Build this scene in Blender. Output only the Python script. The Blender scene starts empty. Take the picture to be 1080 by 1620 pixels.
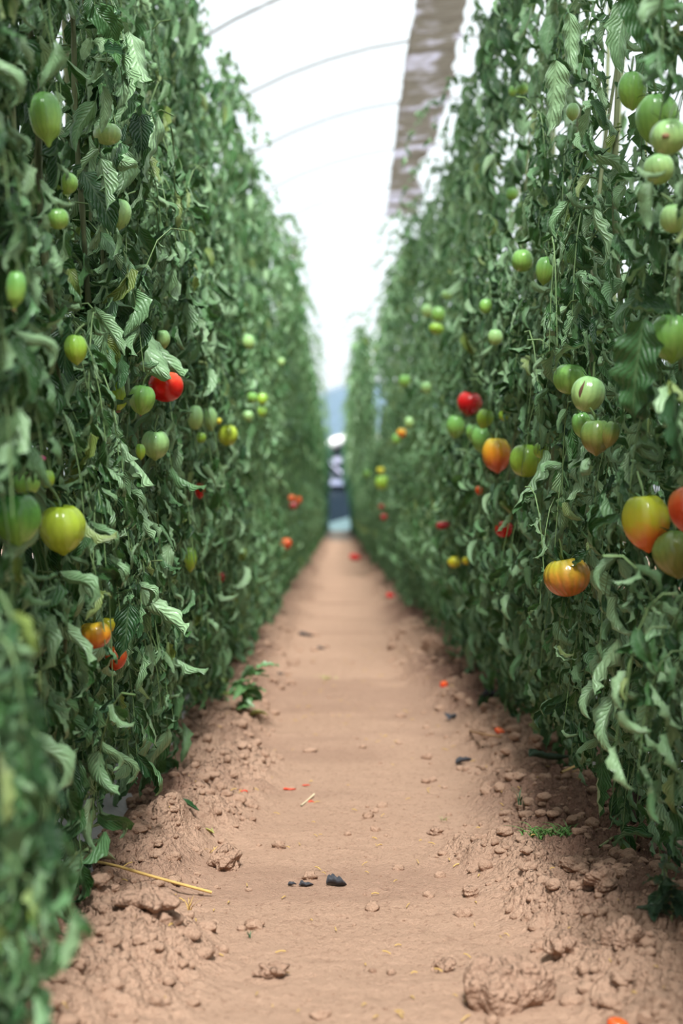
import bpy, math, random
import numpy as np
from mathutils import Vector, Matrix

rng = np.random.default_rng(11)
random.seed(5)
SC = bpy.context.scene
COL = SC.collection
PI = math.pi
H = 0.75                       # camera height
F = 2250.0                     # focal length in pixels
CX, CY = 535.0, 812.0          # where the aisle runs to in the photograph

# ------------------------------------------------------------------ helpers
def at(px, py, D):
    return Vector(((px - CX) / F * D, D, H - (py - CY) / F * D))

def ground_at(px, py, z=0.0):
    D = F * (H - z) / (py - CY)
    return Vector(((px - CX) / F * D, D, z))

def tag(o, label=None, cat=None, group=None, kind=None):
    if label: o['label'] = label
    if cat: o['category'] = cat
    if group: o['group'] = group
    if kind: o['kind'] = kind
    return o

def empty(name, loc=(0, 0, 0)):
    o = bpy.data.objects.new(name, None)
    o.location = loc
    o.empty_display_size = 0.1
    COL.objects.link(o)
    return o

def mesh_np(name, V, Q, mat=None, uv=None, attr=None, matidx=None, mats=None, parent=None, smooth=True, loc=None):
    """V (n,3), Q (m,4) quads or (m,3) tris"""
    V = np.asarray(V, dtype=np.float32); Q = np.asarray(Q, dtype=np.int32)
    k = Q.shape[1]
    me = bpy.data.meshes.new(name)
    me.vertices.add(len(V)); me.vertices.foreach_set('co', V.ravel())
    me.loops.add(Q.size); me.loops.foreach_set('vertex_index', Q.ravel())
    me.polygons.add(len(Q))
    me.polygons.foreach_set('loop_start', np.arange(0, Q.size, k, dtype=np.int32))
    me.polygons.foreach_set('loop_total', np.full(len(Q), k, dtype=np.int32))
    me.polygons.foreach_set('use_smooth', np.full(len(Q), smooth, dtype=bool))
    if matidx is not None: me.polygons.foreach_set('material_index', matidx.astype(np.int32))
    me.update(calc_edges=True)
    if uv is not None:
        l = me.uv_layers.new(name='UVMap')
        l.data.foreach_set('uv', np.asarray(uv, dtype=np.float32)[Q.ravel()].ravel())
    if attr is not None:
        for an, av in attr.items():
            a = me.attributes.new(an, 'FLOAT', 'POINT')
            a.data.foreach_set('value', np.asarray(av, dtype=np.float32))
    if mats:
        for m in mats: me.materials.append(m)
    elif mat: me.materials.append(mat)
    o = bpy.data.objects.new(name, me)
    COL.objects.link(o)
    if parent: o.parent = parent
    if loc is not None: o.location = loc
    return o

def grid_q(nu, nv, off=0, wrap=False):
    """index = v*nu+u"""
    u = np.arange(nu if wrap else nu - 1); v = np.arange(nv - 1)
    U, Vv = np.meshgrid(u, v)
    U2 = (U + 1) % nu
    return np.stack([Vv * nu + U, Vv * nu + U2, (Vv + 1) * nu + U2, (Vv + 1) * nu + U], -1).reshape(-1, 4) + off

def tube_arrays(P, R, n=6):
    """P (k,3) points, R (k,) radii -> V, Q"""
    P = np.asarray(P, float); k = len(P)
    R = np.broadcast_to(np.asarray(R, float), (k,))
    T = np.gradient(P, axis=0); T /= np.linalg.norm(T, axis=1)[:, None] + 1e-9
    up = np.array([0.13, 0.21, 1.0]) if abs(T[0, 2]) < 0.9 else np.array([1.0, 0.2, 0.1])
    V = []
    S = np.cross(T[0], up); S /= np.linalg.norm(S)
    for i in range(k):
        S = S - T[i] * S.dot(T[i]); S /= np.linalg.norm(S) + 1e-9
        B = np.cross(T[i], S)
        a = np.arange(n) * 2 * PI / n
        V.append(P[i] + R[i] * (np.cos(a)[:, None] * S + np.sin(a)[:, None] * B))
    return np.concatenate(V), grid_q(n, k, wrap=True)

class Bag:
    def __init__(s): s.V = []; s.Q = []; s.n = 0; s.M = []
    def add(s, V, Q, m=0):
        s.V.append(np.asarray(V)); s.Q.append(np.asarray(Q) + s.n); s.M.append(np.full(len(Q), m)); s.n += len(V)
    def tube(s, P, R, n=6, m=0): s.add(*tube_arrays(P, R, n), m)
    def box(s, c, d, m=0):
        c = np.array(c, float); d = np.array(d, float) / 2
        v = np.array([[x, y, z] for x in (-1, 1) for y in (-1, 1) for z in (-1, 1)]) * d + c
        q = np.array([[0, 1, 3, 2], [4, 6, 7, 5], [0, 4, 5, 1], [2, 3, 7, 6], [0, 2, 6, 4], [1, 5, 7, 3]])
        s.add(v, q, m)
    def build(s, name, mat=None, parent=None, smooth=True, loc=None, mats=None):
        return mesh_np(name, np.concatenate(s.V), np.concatenate(s.Q), mat, parent=parent, smooth=smooth, loc=loc,
                       mats=mats, matidx=np.concatenate(s.M) if mats else None)

def hash2(ix, iy, s=0):
    h = (ix.astype(np.int64) * 374761393 + iy.astype(np.int64) * 668265263 + s * 1442695041) & 0xffffffff
    h = ((h ^ (h >> 13)) * 1274126177) & 0xffffffff
    h = (h ^ (h >> 16)) & 0xffffffff
    return h / 4294967295.0

def vnoise(x, y, s=0):
    ix = np.floor(x); iy = np.floor(y); fx = x - ix; fy = y - iy
    fx = fx * fx * (3 - 2 * fx); fy = fy * fy * (3 - 2 * fy)
    a = hash2(ix, iy, s); b = hash2(ix + 1, iy, s); c = hash2(ix, iy + 1, s); d = hash2(ix + 1, iy + 1, s)
    return (a * (1 - fx) + b * fx) * (1 - fy) + (c * (1 - fx) + d * fx) * fy - 0.5

def fbm(x, y, s=0, o=4):
    r = 0; a = 1.0
    for i in range(o):
        r = r + a * vnoise(x * 2 ** i + 3.1 * i, y * 2 ** i - 1.7 * i, s + i); a *= 0.5
    return r

def bumps(x, y, cell, s=0):
    """rounded lumps: max over jittered cells of a dome"""
    gx = np.floor(x / cell); gy = np.floor(y / cell)
    out = np.zeros_like(x)
    for dx in (-1, 0, 1):
        for dy in (-1, 0, 1):
            cx = gx + dx; cy = gy + dy
            px = (cx + hash2(cx, cy, s)) * cell; py = (cy + hash2(cx, cy, s + 7)) * cell
            r = cell * (0.3 + 0.55 * hash2(cx, cy, s + 13))
            d2 = ((x - px) ** 2 + (y - py) ** 2) / r ** 2
            out = np.maximum(out, np.sqrt(np.clip(1 - d2, 0, 1)) * r)
    return out / cell

def sstep(a, b, x):
    t = np.clip((x - a) / (b - a), 0, 1); return t * t * (3 - 2 * t)

# ------------------------------------------------------------------ materials
def new_mat(name):
    m = bpy.data.materials.new(name); m.use_nodes = True
    nt = m.node_tree; nt.nodes.clear()
    out = nt.nodes.new('ShaderNodeOutputMaterial')
    return m, nt, out

def N(nt, t, **kw):
    n = nt.nodes.new(t)
    for k, v in kw.items():
        if k in ('operation', 'blend_type', 'data_type', 'noise_dimensions', 'attribute_name', 'attribute_type', 'interpolation', 'feature', 'distribution', 'wave_type', 'bands_direction', 'clamp'):
            setattr(n, k, v)
        else:
            n.inputs[k].default_value = v
    return n

def math_n(nt, op, a, b=None, c=None):
    n = nt.nodes.new('ShaderNodeMath'); n.operation = op
    for i, v in enumerate((a, b, c)):
        if v is None: continue
        if hasattr(v, 'is_output') or isinstance(v, bpy.types.NodeSocket): nt.links.new(v, n.inputs[i])
        else: n.inputs[i].default_value = v
    return n.outputs[0]

def mixc(nt, f, a, b, bt='MIX'):
    n = nt.nodes.new('ShaderNodeMix'); n.data_type = 'RGBA'; n.blend_type = bt; n.clamp_factor = True
    def put(s, v):
        if isinstance(v, bpy.types.NodeSocket): nt.links.new(v, s)
        elif isinstance(v, (int, float)): s.default_value = v
        else: s.default_value = (*v[:3], 1)
    put(n.inputs[0], f); put(n.inputs[6], a); put(n.inputs[7], b)
    return n.outputs[2]

def simple(name, c, rough=0.6, metal=0.0, var=0.15, scale=30, bump=0.0, spec=0.5):
    m, nt, out = new_mat(name)
    p = nt.nodes.new('ShaderNodeBsdfPrincipled')
    p.inputs['Roughness'].default_value = rough; p.inputs['Metallic'].default_value = metal
    p.inputs['Specular IOR Level'].default_value = spec
    tc = nt.nodes.new('ShaderNodeTexCoord')
    nz = N(nt, 'ShaderNodeTexNoise', Scale=scale, Detail=4.0)
    nt.links.new(tc.outputs['Object'], nz.inputs['Vector'])
    col = mixc(nt, nz.outputs['Fac'], [x * (1 - var) for x in c], [min(1, x * (1 + var)) for x in c])
    nt.links.new(col, p.inputs['Base Color'])
    if bump:
        b = N(nt, 'ShaderNodeBump', Strength=bump, Distance=0.01)
        nt.links.new(nz.outputs['Fac'], b.inputs['Height']); nt.links.new(b.outputs[0], p.inputs['Normal'])
    nt.links.new(p.outputs[0], out.inputs[0])
    return m

def leaf_material(name, front, front2, back, back2, veins=True):
    m, nt, out = new_mat(name)
    L = nt.links
    at_ = nt.nodes.new('ShaderNodeAttribute'); at_.attribute_name = 'rnd'
    rnd = at_.outputs['Fac']
    geo = nt.nodes.new('ShaderNodeNewGeometry')
    fcol = mixc(nt, rnd, front, front2)
    bcol = mixc(nt, rnd, back, back2)
    col = mixc(nt, geo.outputs['Backfacing'], fcol, bcol)
    # a few yellowing leaflets
    yel = math_n(nt, 'GREATER_THAN', rnd, 0.975)
    col = mixc(nt, math_n(nt, 'MULTIPLY', yel, 0.6), col, (0.30, 0.36, 0.07))
    p = nt.nodes.new('ShaderNodeBsdfPrincipled')
    p.inputs['Roughness'].default_value = 0.40
    p.inputs['Specular IOR Level'].default_value = 0.6
    if veins:
        uvn = nt.nodes.new('ShaderNodeTexCoord')
        sx = nt.nodes.new('ShaderNodeSeparateXYZ'); L.new(uvn.outputs['UV'], sx.inputs[0])
        au = math_n(nt, 'ABSOLUTE', math_n(nt, 'SUBTRACT', sx.outputs[0], 0.5))
        ph = math_n(nt, 'SUBTRACT', math_n(nt, 'MULTIPLY', sx.outputs[1], 62.0), math_n(nt, 'MULTIPLY', au, 46.0))
        w = math_n(nt, 'SINE', ph)
        w = math_n(nt, 'ABSOLUTE', math_n(nt, 'SINE', math_n(nt, 'MULTIPLY', ph, 0.5)))
        mid = math_n(nt, 'SMOOTH_MIN', math_n(nt, 'MULTIPLY', au, 14.0), 1.0, 0.2)
        h = math_n(nt, 'MULTIPLY', math_n(nt, 'POWER', w, 0.6), mid)
        nz = N(nt, 'ShaderNodeTexNoise', Scale=160.0, Detail=2.0)
        L.new(uvn.outputs['Object'], nz.inputs['Vector'])
        h2 = math_n(nt, 'ADD', h, math_n(nt, 'MULTIPLY', nz.outputs['Fac'], 0.5))
        b = N(nt, 'ShaderNodeBump', Strength=0.7, Distance=0.0032)
        L.new(h2, b.inputs['Height']); L.new(b.outputs[0], p.inputs['Normal'])
        vein = math_n(nt, 'LESS_THAN', w, 0.16)
        midv = math_n(nt, 'LESS_THAN', au, 0.035)
        vv = math_n(nt, 'MULTIPLY', math_n(nt, 'MAXIMUM', vein, midv), 0.25)
        col = mixc(nt, vv, col, (0.22, 0.32, 0.15))
    L.new(col, p.inputs['Base Color'])
    tr = nt.nodes.new('ShaderNodeBsdfTranslucent')
    tcol = mixc(nt, 0.35, col, (0.12, 0.30, 0.03))
    L.new(tcol, tr.inputs[0])
    ms = nt.nodes.new('ShaderNodeMixShader'); ms.inputs[0].default_value = 0.20
    L.new(p.outputs[0], ms.inputs[1]); L.new(tr.outputs[0], ms.inputs[2])
    L.new(ms.outputs[0], out.inputs[0])
    return m

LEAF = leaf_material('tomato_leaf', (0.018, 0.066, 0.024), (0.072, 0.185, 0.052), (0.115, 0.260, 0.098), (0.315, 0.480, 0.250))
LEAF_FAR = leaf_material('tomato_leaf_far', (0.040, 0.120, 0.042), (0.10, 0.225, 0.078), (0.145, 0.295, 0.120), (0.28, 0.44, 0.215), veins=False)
LEAF_YOUNG = leaf_material('young_leaf', (0.09, 0.20, 0.07), (0.14, 0.28, 0.10), (0.18, 0.30, 0.14), (0.22, 0.34, 0.18), veins=False)
WEED = leaf_material('weed_leaf', (0.035, 0.075, 0.04), (0.05, 0.10, 0.05), (0.08, 0.13, 0.08), (0.11, 0.16, 0.10))
STALK = simple('stalk_green', (0.15, 0.24, 0.085), 0.55, var=0.35, scale=40, bump=0.2)
STEM = simple('stem_green_brown', (0.17, 0.20, 0.085), 0.6, var=0.45, scale=14, bump=0.3)
CALYX = simple('calyx_green', (0.08, 0.16, 0.055), 0.6, var=0.3)
SCAR = simple('dry_scar', (0.30, 0.17, 0.09), 0.9)
STRAW = simple('dry_straw', (0.52, 0.33, 0.10), 0.8, var=0.3, scale=60)
DRYVINE = simple('dry_green_vine', (0.30, 0.33, 0.14), 0.8, var=0.3)
CHAR = simple('charcoal_scrap', (0.035, 0.035, 0.042), 0.7, var=0.4, bump=0.5, scale=60)
GRASS = simple('grass_green', (0.12, 0.27, 0.06), 0.6, var=0.3)
DARKGRASS = simple('grass_dark', (0.05, 0.13, 0.05), 0.6, var=0.3)
WIRE = simple('galvanised_wire', (0.45, 0.46, 0.48), 0.45, metal=0.4)
WHITE_PIPE = simple('white_hoop', (0.40, 0.42, 0.44), 0.5)
WHITE_BAR = simple('white_frame', (0.42, 0.43, 0.58), 0.5)
PINK = simple('magenta_plastic', (0.55, 0.03, 0.20), 0.4)
DEADBROWN = simple('dead_flower_brown', (0.12, 0.055, 0.03), 0.9, var=0.4)
YFLOWER = simple('yellow_flower', (0.60, 0.50, 0.05), 0.6)

def tomato_mat(name, top, mid, bot, stripe=0.16, rough=0.24):
    m, nt, out = new_mat(name); L = nt.links
    tc = nt.nodes.new('ShaderNodeTexCoord')
    s = nt.nodes.new('ShaderNodeSeparateXYZ'); L.new(tc.outputs['Object'], s.inputs[0])
    nz = N(nt, 'ShaderNodeTexNoise', Scale=2.2, Detail=3.0); L.new(tc.outputs['Object'], nz.inputs['Vector'])
    z = math_n(nt, 'ADD', s.outputs[2], math_n(nt, 'MULTIPLY', math_n(nt, 'SUBTRACT', nz.outputs['Fac'], 0.5), 0.55))
    cr = nt.nodes.new('ShaderNodeValToRGB')
    e = cr.color_ramp.elements
    e[0].position = 0.12; e[0].color = (*bot, 1); e[1].position = 0.92; e[1].color = (*top, 1)
    k = e.new(0.52); k.color = (*mid, 1)
    L.new(math_n(nt, 'ADD', z, 0.5), cr.inputs[0])
    ang = math_n(nt, 'ARCTAN2', s.outputs[1], s.outputs[0])
    nz2 = N(nt, 'ShaderNodeTexNoise', Scale=5.0, Detail=2.0); L.new(tc.outputs['Object'], nz2.inputs['Vector'])
    st = math_n(nt, 'SINE', math_n(nt, 'ADD', math_n(nt, 'MULTIPLY', ang, 17.0), math_n(nt, 'MULTIPLY', nz2.outputs['Fac'], 7.0)))
    st = math_n(nt, 'MULTIPLY', math_n(nt, 'ADD', st, 1.0), stripe * 0.5)
    col = mixc(nt, st, cr.outputs[0], [x * 0.45 for x in top])
    p = nt.nodes.new('ShaderNodeBsdfPrincipled')
    p.inputs['Roughness'].default_value = rough
    p.inputs['Specular IOR Level'].default_value = 0.5
    p.inputs['Subsurface Weight'].default_value = 0.0
    L.new(col, p.inputs['Base Color'])
    b = N(nt, 'ShaderNodeBump', Strength=0.12, Distance=0.02)
    L.new(st, b.inputs['Height']); L.new(b.outputs[0], p.inputs['Normal'])
    L.new(p.outputs[0], out.inputs[0])
    return m

TM = {
 'green':   tomato_mat('skin_green', (0.18, 0.42, 0.10), (0.26, 0.50, 0.10), (0.31, 0.50, 0.09)),
 'deep':    tomato_mat('skin_deep_green', (0.06, 0.24, 0.04), (0.17, 0.42, 0.07), (0.26, 0.48, 0.08), 0.2),
 'pale':    tomato_mat('skin_pale_green', (0.28, 0.52, 0.19), (0.36, 0.56, 0.20), (0.38, 0.53, 0.16)),
 'lime':    tomato_mat('skin_lime', (0.25, 0.48, 0.06), (0.34, 0.55, 0.06), (0.38, 0.51, 0.05), 0.14),
 'yellowgreen': tomato_mat('skin_yellow_green', (0.40, 0.55, 0.035), (0.46, 0.58, 0.055), (0.42, 0.50, 0.04), 0.13),
 'olive':   tomato_mat('skin_olive', (0.12, 0.22, 0.05), (0.22, 0.27, 0.06), (0.30, 0.24, 0.06)),
 'yellow':  tomato_mat('skin_yellow', (0.60, 0.58, 0.02), (0.66, 0.58, 0.03), (0.64, 0.46, 0.03), 0.05),
 'yelorange': tomato_mat('skin_yellow_to_orange', (0.42, 0.48, 0.03), (0.52, 0.45, 0.03), (0.78, 0.16, 0.03), 0.06),
 'orange':  tomato_mat('skin_orange', (0.62, 0.46, 0.03), (0.78, 0.30, 0.02), (0.66, 0.10, 0.03), 0.10),
 'ribbed':  tomato_mat('skin_ribbed_orange', (0.46, 0.42, 0.03), (0.62, 0.27, 0.035), (0.60, 0.14, 0.04), 0.30),
 'redorange': tomato_mat('skin_red_orange', (0.62, 0.13, 0.02), (0.62, 0.07, 0.015), (0.58, 0.05, 0.01), 0.03),
 'red':     tomato_mat('skin_red', (0.78, 0.10, 0.01), (0.76, 0.02, 0.01), (0.62, 0.01, 0.01), 0.02, 0.2),
 'crimson': tomato_mat('skin_crimson', (0.72, 0.03, 0.02), (0.72, 0.01, 0.012), (0.50, 0.005, 0.012), 0.02, 0.2),
 'darkred': tomato_mat('skin_dark_red', (0.30, 0.02, 0.015), (0.30, 0.01, 0.012), (0.22, 0.01, 0.01), 0.02),
}

def soil_material():
    m, nt, out = new_mat('reddish_soil'); L = nt.links
    tc = nt.nodes.new('ShaderNodeTexCoord')
    def nz(scale, det=5.0, rough=0.6):
        n = N(nt, 'ShaderNodeTexNoise', Scale=scale, Detail=det, Roughness=rough); L.new(tc.outputs['Object'], n.inputs['Vector']); return n.outputs['Fac']
    a = nz(1.6); b = nz(14.0); c = nz(160.0, 3.0); d = nz(520.0, 2.0)
    col = mixc(nt, a, (0.40, 0.235, 0.155), (0.53, 0.335, 0.235))
    col = mixc(nt, math_n(nt, 'MULTIPLY', b, 0.55), col, (0.33, 0.185, 0.12))
    col = mixc(nt, math_n(nt, 'MULTIPLY', c, 0.5), col, (0.60, 0.40, 0.285))
    dk = math_n(nt, 'MULTIPLY', math_n(nt, 'LESS_THAN', nz(75.0, 4.0), 0.40), 0.45)
    col = mixc(nt, dk, col, (0.26, 0.14, 0.09))
    at_ = nt.nodes.new('ShaderNodeAttribute'); at_.attribute_name = 'damp_shade'
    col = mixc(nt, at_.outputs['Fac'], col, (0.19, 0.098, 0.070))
    p = nt.nodes.new('ShaderNodeBsdfPrincipled'); p.inputs['Roughness'].default_value = 0.95
    p.inputs['Specular IOR Level'].default_value = 0.15
    L.new(col, p.inputs['Base Color'])
    vo = N(nt, 'ShaderNodeTexVoronoi', Scale=130.0); L.new(tc.outputs['Object'], vo.inputs['Vector'])
    vo2 = N(nt, 'ShaderNodeTexVoronoi', Scale=55.0); L.new(tc.outputs['Object'], vo2.inputs['Vector'])
    lo = nt.nodes.new('ShaderNodeAttribute'); lo.attribute_name = 'loose'
    h = math_n(nt, 'ADD', math_n(nt, 'MULTIPLY', c, 0.7), math_n(nt, 'MULTIPLY', d, 0.5))
    vv = math_n(nt, 'ADD', math_n(nt, 'MULTIPLY', vo.outputs['Distance'], -1.0), math_n(nt, 'MULTIPLY', vo2.outputs['Distance'], -1.6))
    h = math_n(nt, 'ADD', h, math_n(nt, 'MULTIPLY', vv, math_n(nt, 'ADD', math_n(nt, 'MULTIPLY', lo.outputs['Fac'], 0.9), 0.12)))
    bp = N(nt, 'ShaderNodeBump', Strength=1.0, Distance=0.009); L.new(h, bp.inputs['Height']); L.new(bp.outputs[0], p.inputs['Normal'])
    L.new(p.outputs[0], out.inputs[0])
    return m
SOIL = soil_material()

def film_material(name, tint, transp, wrinkle=False):
    m, nt, out = new_mat(name); L = nt.links
    t = nt.nodes.new('ShaderNodeBsdfTransparent'); t.inputs[0].default_value = (*tint, 1)
    tl = nt.nodes.new('ShaderNodeBsdfTranslucent')
    tc = nt.nodes.new('ShaderNodeTexCoord')
    nz = N(nt, 'ShaderNodeTexNoise', Scale=0.8, Detail=4.0); L.new(tc.outputs['Object'], nz.inputs['Vector'])
    col = mixc(nt, nz.outputs['Fac'], [x * 0.56 for x in tint], [x * 0.66 for x in tint])
    L.new(col, tl.inputs[0])
    ms = nt.nodes.new('ShaderNodeMixShader'); ms.inputs[0].default_value = 1 - transp
    L.new(t.outputs[0], ms.inputs[1]); L.new(tl.outputs[0], ms.inputs[2]); L.new(ms.outputs[0], out.inputs[0])
    return m
FILM = film_material('white_tunnel_film', (0.91, 0.968, 1.0), 0.62)
FILM_HAZE = film_material('hazy_tunnel_film', (0.36, 0.52, 0.66), 0.60)  # bluish haze and weaker light of the distant roof put into the film colour

def mulch_material():
    m, nt, out = new_mat('grey_mulch_film'); L = nt.links
    tc = nt.nodes.new('ShaderNodeTexCoord')
    nz = N(nt, 'ShaderNodeTexNoise', Scale=9.0, Detail=6.0); L.new(tc.outputs['Object'], nz.inputs['Vector'])
    n2 = N(nt, 'ShaderNodeTexNoise', Scale=60.0, Detail=4.0); L.new(tc.outputs['Object'], n2.inputs['Vector'])
    col = mixc(nt, nz.outputs['Fac'], (0.38, 0.365, 0.39), (0.56, 0.53, 0.54))
    col = mixc(nt, math_n(nt, 'MULTIPLY', n2.outputs['Fac'], 0.4), col, (0.40, 0.32, 0.27))
    p = nt.nodes.new('ShaderNodeBsdfPrincipled'); p.inputs['Roughness'].default_value = 0.42
    L.new(col, p.inputs['Base Color'])
    b = N(nt, 'ShaderNodeBump', Strength=0.4, Distance=0.006); L.new(n2.outputs['Fac'], b.inputs['Height']); L.new(b.outputs[0], p.inputs['Normal'])
    L.new(p.outputs[0], out.inputs[0])
    return m
MULCH = mulch_material()

# ------------------------------------------------------------------ camera, light
cam = bpy.data.cameras.new('camera'); co = bpy.data.objects.new('camera', cam); COL.objects.link(co)
cam.sensor_fit = 'VERTICAL'; cam.sensor_height = 36.0; cam.sensor_width = 24.0; cam.lens = 50.0
cam.clip_start = 0.02; cam.clip_end = 500
co.location = (0, 0, H)
co.rotation_euler = (PI / 2 + 2 / F, 0, -5 / F)
cam.dof.use_dof = True; cam.dof.focus_distance = 3.0; cam.dof.aperture_fstop = 2.6
SC.camera = co

w = bpy.data.worlds.new('sky'); SC.world = w; w.use_nodes = True
nt = w.node_tree; nt.nodes.clear()
wo = nt.nodes.new('ShaderNodeOutputWorld'); bg = nt.nodes.new('ShaderNodeBackground')
tc = nt.nodes.new('ShaderNodeTexCoord'); sp = nt.nodes.new('ShaderNodeSeparateXYZ')
nt.links.new(tc.outputs['Generated'], sp.inputs[0])
cr = nt.nodes.new('ShaderNodeValToRGB')
e = cr.color_ramp.elements
e[0].position = 0.0; e[0].color = (0.30, 0.33, 0.36, 1)
e[1].position = 1.0; e[1].color = (1.0, 1.0, 1.0, 1)
k = e.new(0.02); k.color = (0.62, 0.72, 0.80, 1)
k = e.new(0.25); k.color = (0.84, 0.93, 1.0, 1)
nt.links.new(sp.outputs[2], cr.inputs[0]); nt.links.new(cr.outputs[0], bg.inputs[0])
bg.inputs[1].default_value = 0.68
nt.links.new(bg.outputs[0], wo.inputs[0])

def sun(name, rot, e, ang, col):
    l = bpy.data.lights.new(name, 'SUN'); l.energy = e; l.angle = ang; l.color = col
    o = bpy.data.objects.new(name, l); o.rotation_euler = rot; COL.objects.link(o); return o
sun('sun', (math.radians(36), math.radians(1.0), 0), 9.3, math.radians(12), (1.0, 0.975, 0.93))

SC.view_settings.view_transform = 'Standard'; SC.view_settings.look = 'None'
SC.view_settings.exposure = 0.42; SC.view_settings.gamma = 1.0; SC.view_settings.use_curve_mapping = False
cy = SC.cycles
cy.use_denoising = True
cy.max_bounces = 7; cy.diffuse_bounces = 3; cy.glossy_bounces = 2; cy.transmission_bounces = 4
cy.transparent_max_bounces = 8; cy.caustics_reflective = False; cy.caustics_refractive = False
cy.sample_clamp_indirect = 6.0

# ------------------------------------------------------------------ floor
def ground_h(x, y):
    loose = 1 - sstep(0.24, 0.42, np.abs(x - 0.05 + 0.06 * vnoise(y * 0.7, y * 0 + 3)) + 0.16 * fbm(x * 5, y * 2.5, 5, 3))
    loose = 1 - loose
    h = 0.010 * fbm(x * 1.5, y * 2.2, 21, 3) + 0.004 * fbm(x * 14, y * 14, 31, 3)
    h = h + 0.012 * vnoise(x * 0.6, y * 3.3, 77)
    big = sstep(-0.05, 0.3, fbm(x * 3.2, y * 3.2, 91, 2))
    h = h + loose * (0.050 * bumps(x, y, 0.16, 3) * (0.25 + big) + 0.030 * bumps(x, y, 0.055, 11) + 0.024 * bumps(x, y, 0.026, 17) + 0.016 * bumps(x, y, 0.014, 19) + 0.012 * fbm(x * 22, y * 22, 43, 3) + 0.022 * fbm(x * 4, y * 4, 41, 3))
    h = h + (1 - loose) * (0.0035 * bumps(x, y, 0.018, 23) + 0.004 * fbm(x * 9, y * 16, 47, 4))
    # soil drawn up against the planted strips, dropping below the film further in
    h = h + 0.022 * sstep(0.24, 0.44, -x) * (1 - sstep(0.46, 0.56, -x)) - 0.03 * sstep(0.5, 0.6, -x) + 0.028 * sstep(0.4, 0.62, x) * (1 - sstep(0.66, 0.80, x)) - 0.03 * sstep(0.74, 0.9, x)
    for sd, py_, wd_ in ((-1, 3.38, .13), (-1, 4.35, .20), (-1, 2.5, .14), (-1, 2.9, .05), (1, 4.0, .14), (1, 3.3, .12), (1, 6.6, .25), (1, 5.3, .2), (-1, 5.6, .12)):
        h = h - 0.045 * np.exp(-((y - py_) / wd_) ** 2) * (sstep(0.42, 0.50, -x) if sd < 0 else sstep(0.62, 0.70, x))
    return h - 0.018 * (1 - loose), loose

xs = np.concatenate([[-30, -12, -6, -3, -2, -1.6, -1.3, -1.1, -0.95], np.arange(-0.68, 1.0, 0.0046), [1.2, 1.35, 1.6, 2, 3, 5, 8, 14, 30]])
ys = [1.75]
while ys[-1] < 62: ys.append(ys[-1] * 1.0032)
ys = np.array([-8, -4, -2, 0, 0.8, 1.3, 1.6] + ys + [66, 72, 85, 120])
X, Y = np.meshgrid(xs, ys)
Z, LO = ground_h(X, Y)
far = sstep(1.3, 1.7, np.abs(X)); Z = Z * (1 - far) - 0.03 * far
damp_shade = np.clip(0.75 * sstep(0.02, 0.35, fbm(X * 1.3 + 9, Y * 0.9, 61, 3) + 0.22 * sstep(0.2, 0.8, X)) * sstep(0.18, 0.5, np.abs(X - 0.03)) + 0.25 * sstep(0.1, 0.4, fbm(X * 1.1, Y * 2.4, 71, 3)), 0, 0.85)
G = np.stack([X, Y, Z], -1).reshape(-1, 3)
fl = mesh_np('floor', G, grid_q(len(xs), len(ys)), SOIL, attr={'damp_shade': damp_shade.ravel(), 'loose': LO.ravel()})
tag(fl, 'reddish brown dry soil path between the two tomato rows', 'ground', kind='structure')

def gz(x, y):
    return float(ground_h(np.array([float(x)]), np.array([float(y)]))[0][0])

def clod_arrays(c, r, sub, seed, flat=0.75):
    V, T = ICO[sub]
    rr = np.random.default_rng(seed)
    n = V.copy()
    k1 = rr.normal(size=3) * 2.2; k2 = rr.normal(size=3) * 4.5; k3 = rr.normal(size=3) * 9; p = rr.random(3) * 6
    d = 1 + 0.17 * np.sin(V @ k1 + p[0]) + 0.11 * np.sin(V @ k2 + p[1]) + (0.06 * np.sin(V @ k3 + p[2]) if sub > 1 else 0)
    sc = np.array([1 + rr.uniform(-.2, .3), 1 + rr.uniform(-.2, .2), flat]) * r
    return n * d[:, None] * sc + np.array(c), T

def ico(sub):
    import bmesh
    bm = bmesh.new(); bmesh.ops.create_icosphere(bm, subdivisions=sub, radius=1)
    V = np.array([v.co[:] for v in bm.verts]); T = np.array([[v.index for v in f.verts] for f in bm.faces]); bm.free()
    return V, T
ICO = {k: ico(k) for k in (1, 2, 3, 5)}

# countless small crumbs lying on the loose soil
b = Bag(); cnt = 0
rs = np.random.default_rng(3)
cD = 1.9 * (9.0 / 1.9) ** rs.random(20000); cX = rs.uniform(-0.62, 0.95, 20000)
cZ, cL = ground_h(cX, cD); sel = rs.random(20000) < cL + 0.05
for D, x, z0 in list(zip(cD[sel], cX[sel], cZ[sel]))[:9000]:
    z = [z0]
    r = (0.0022 + 0.013 * rs.random() ** 5) * (0.8 + 0.1 * D)
    b.add(*clod_arrays((x, D, z[0] + r * 0.25), r, 1 if r < 0.0045 else (2 if r < 0.009 else 3), cnt)); cnt += 1
o = b.build('soil_crumbs', SOIL); tag(o, 'loose crumbs of dry soil scattered on both sides of path', 'soil', kind='stuff')

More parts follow.
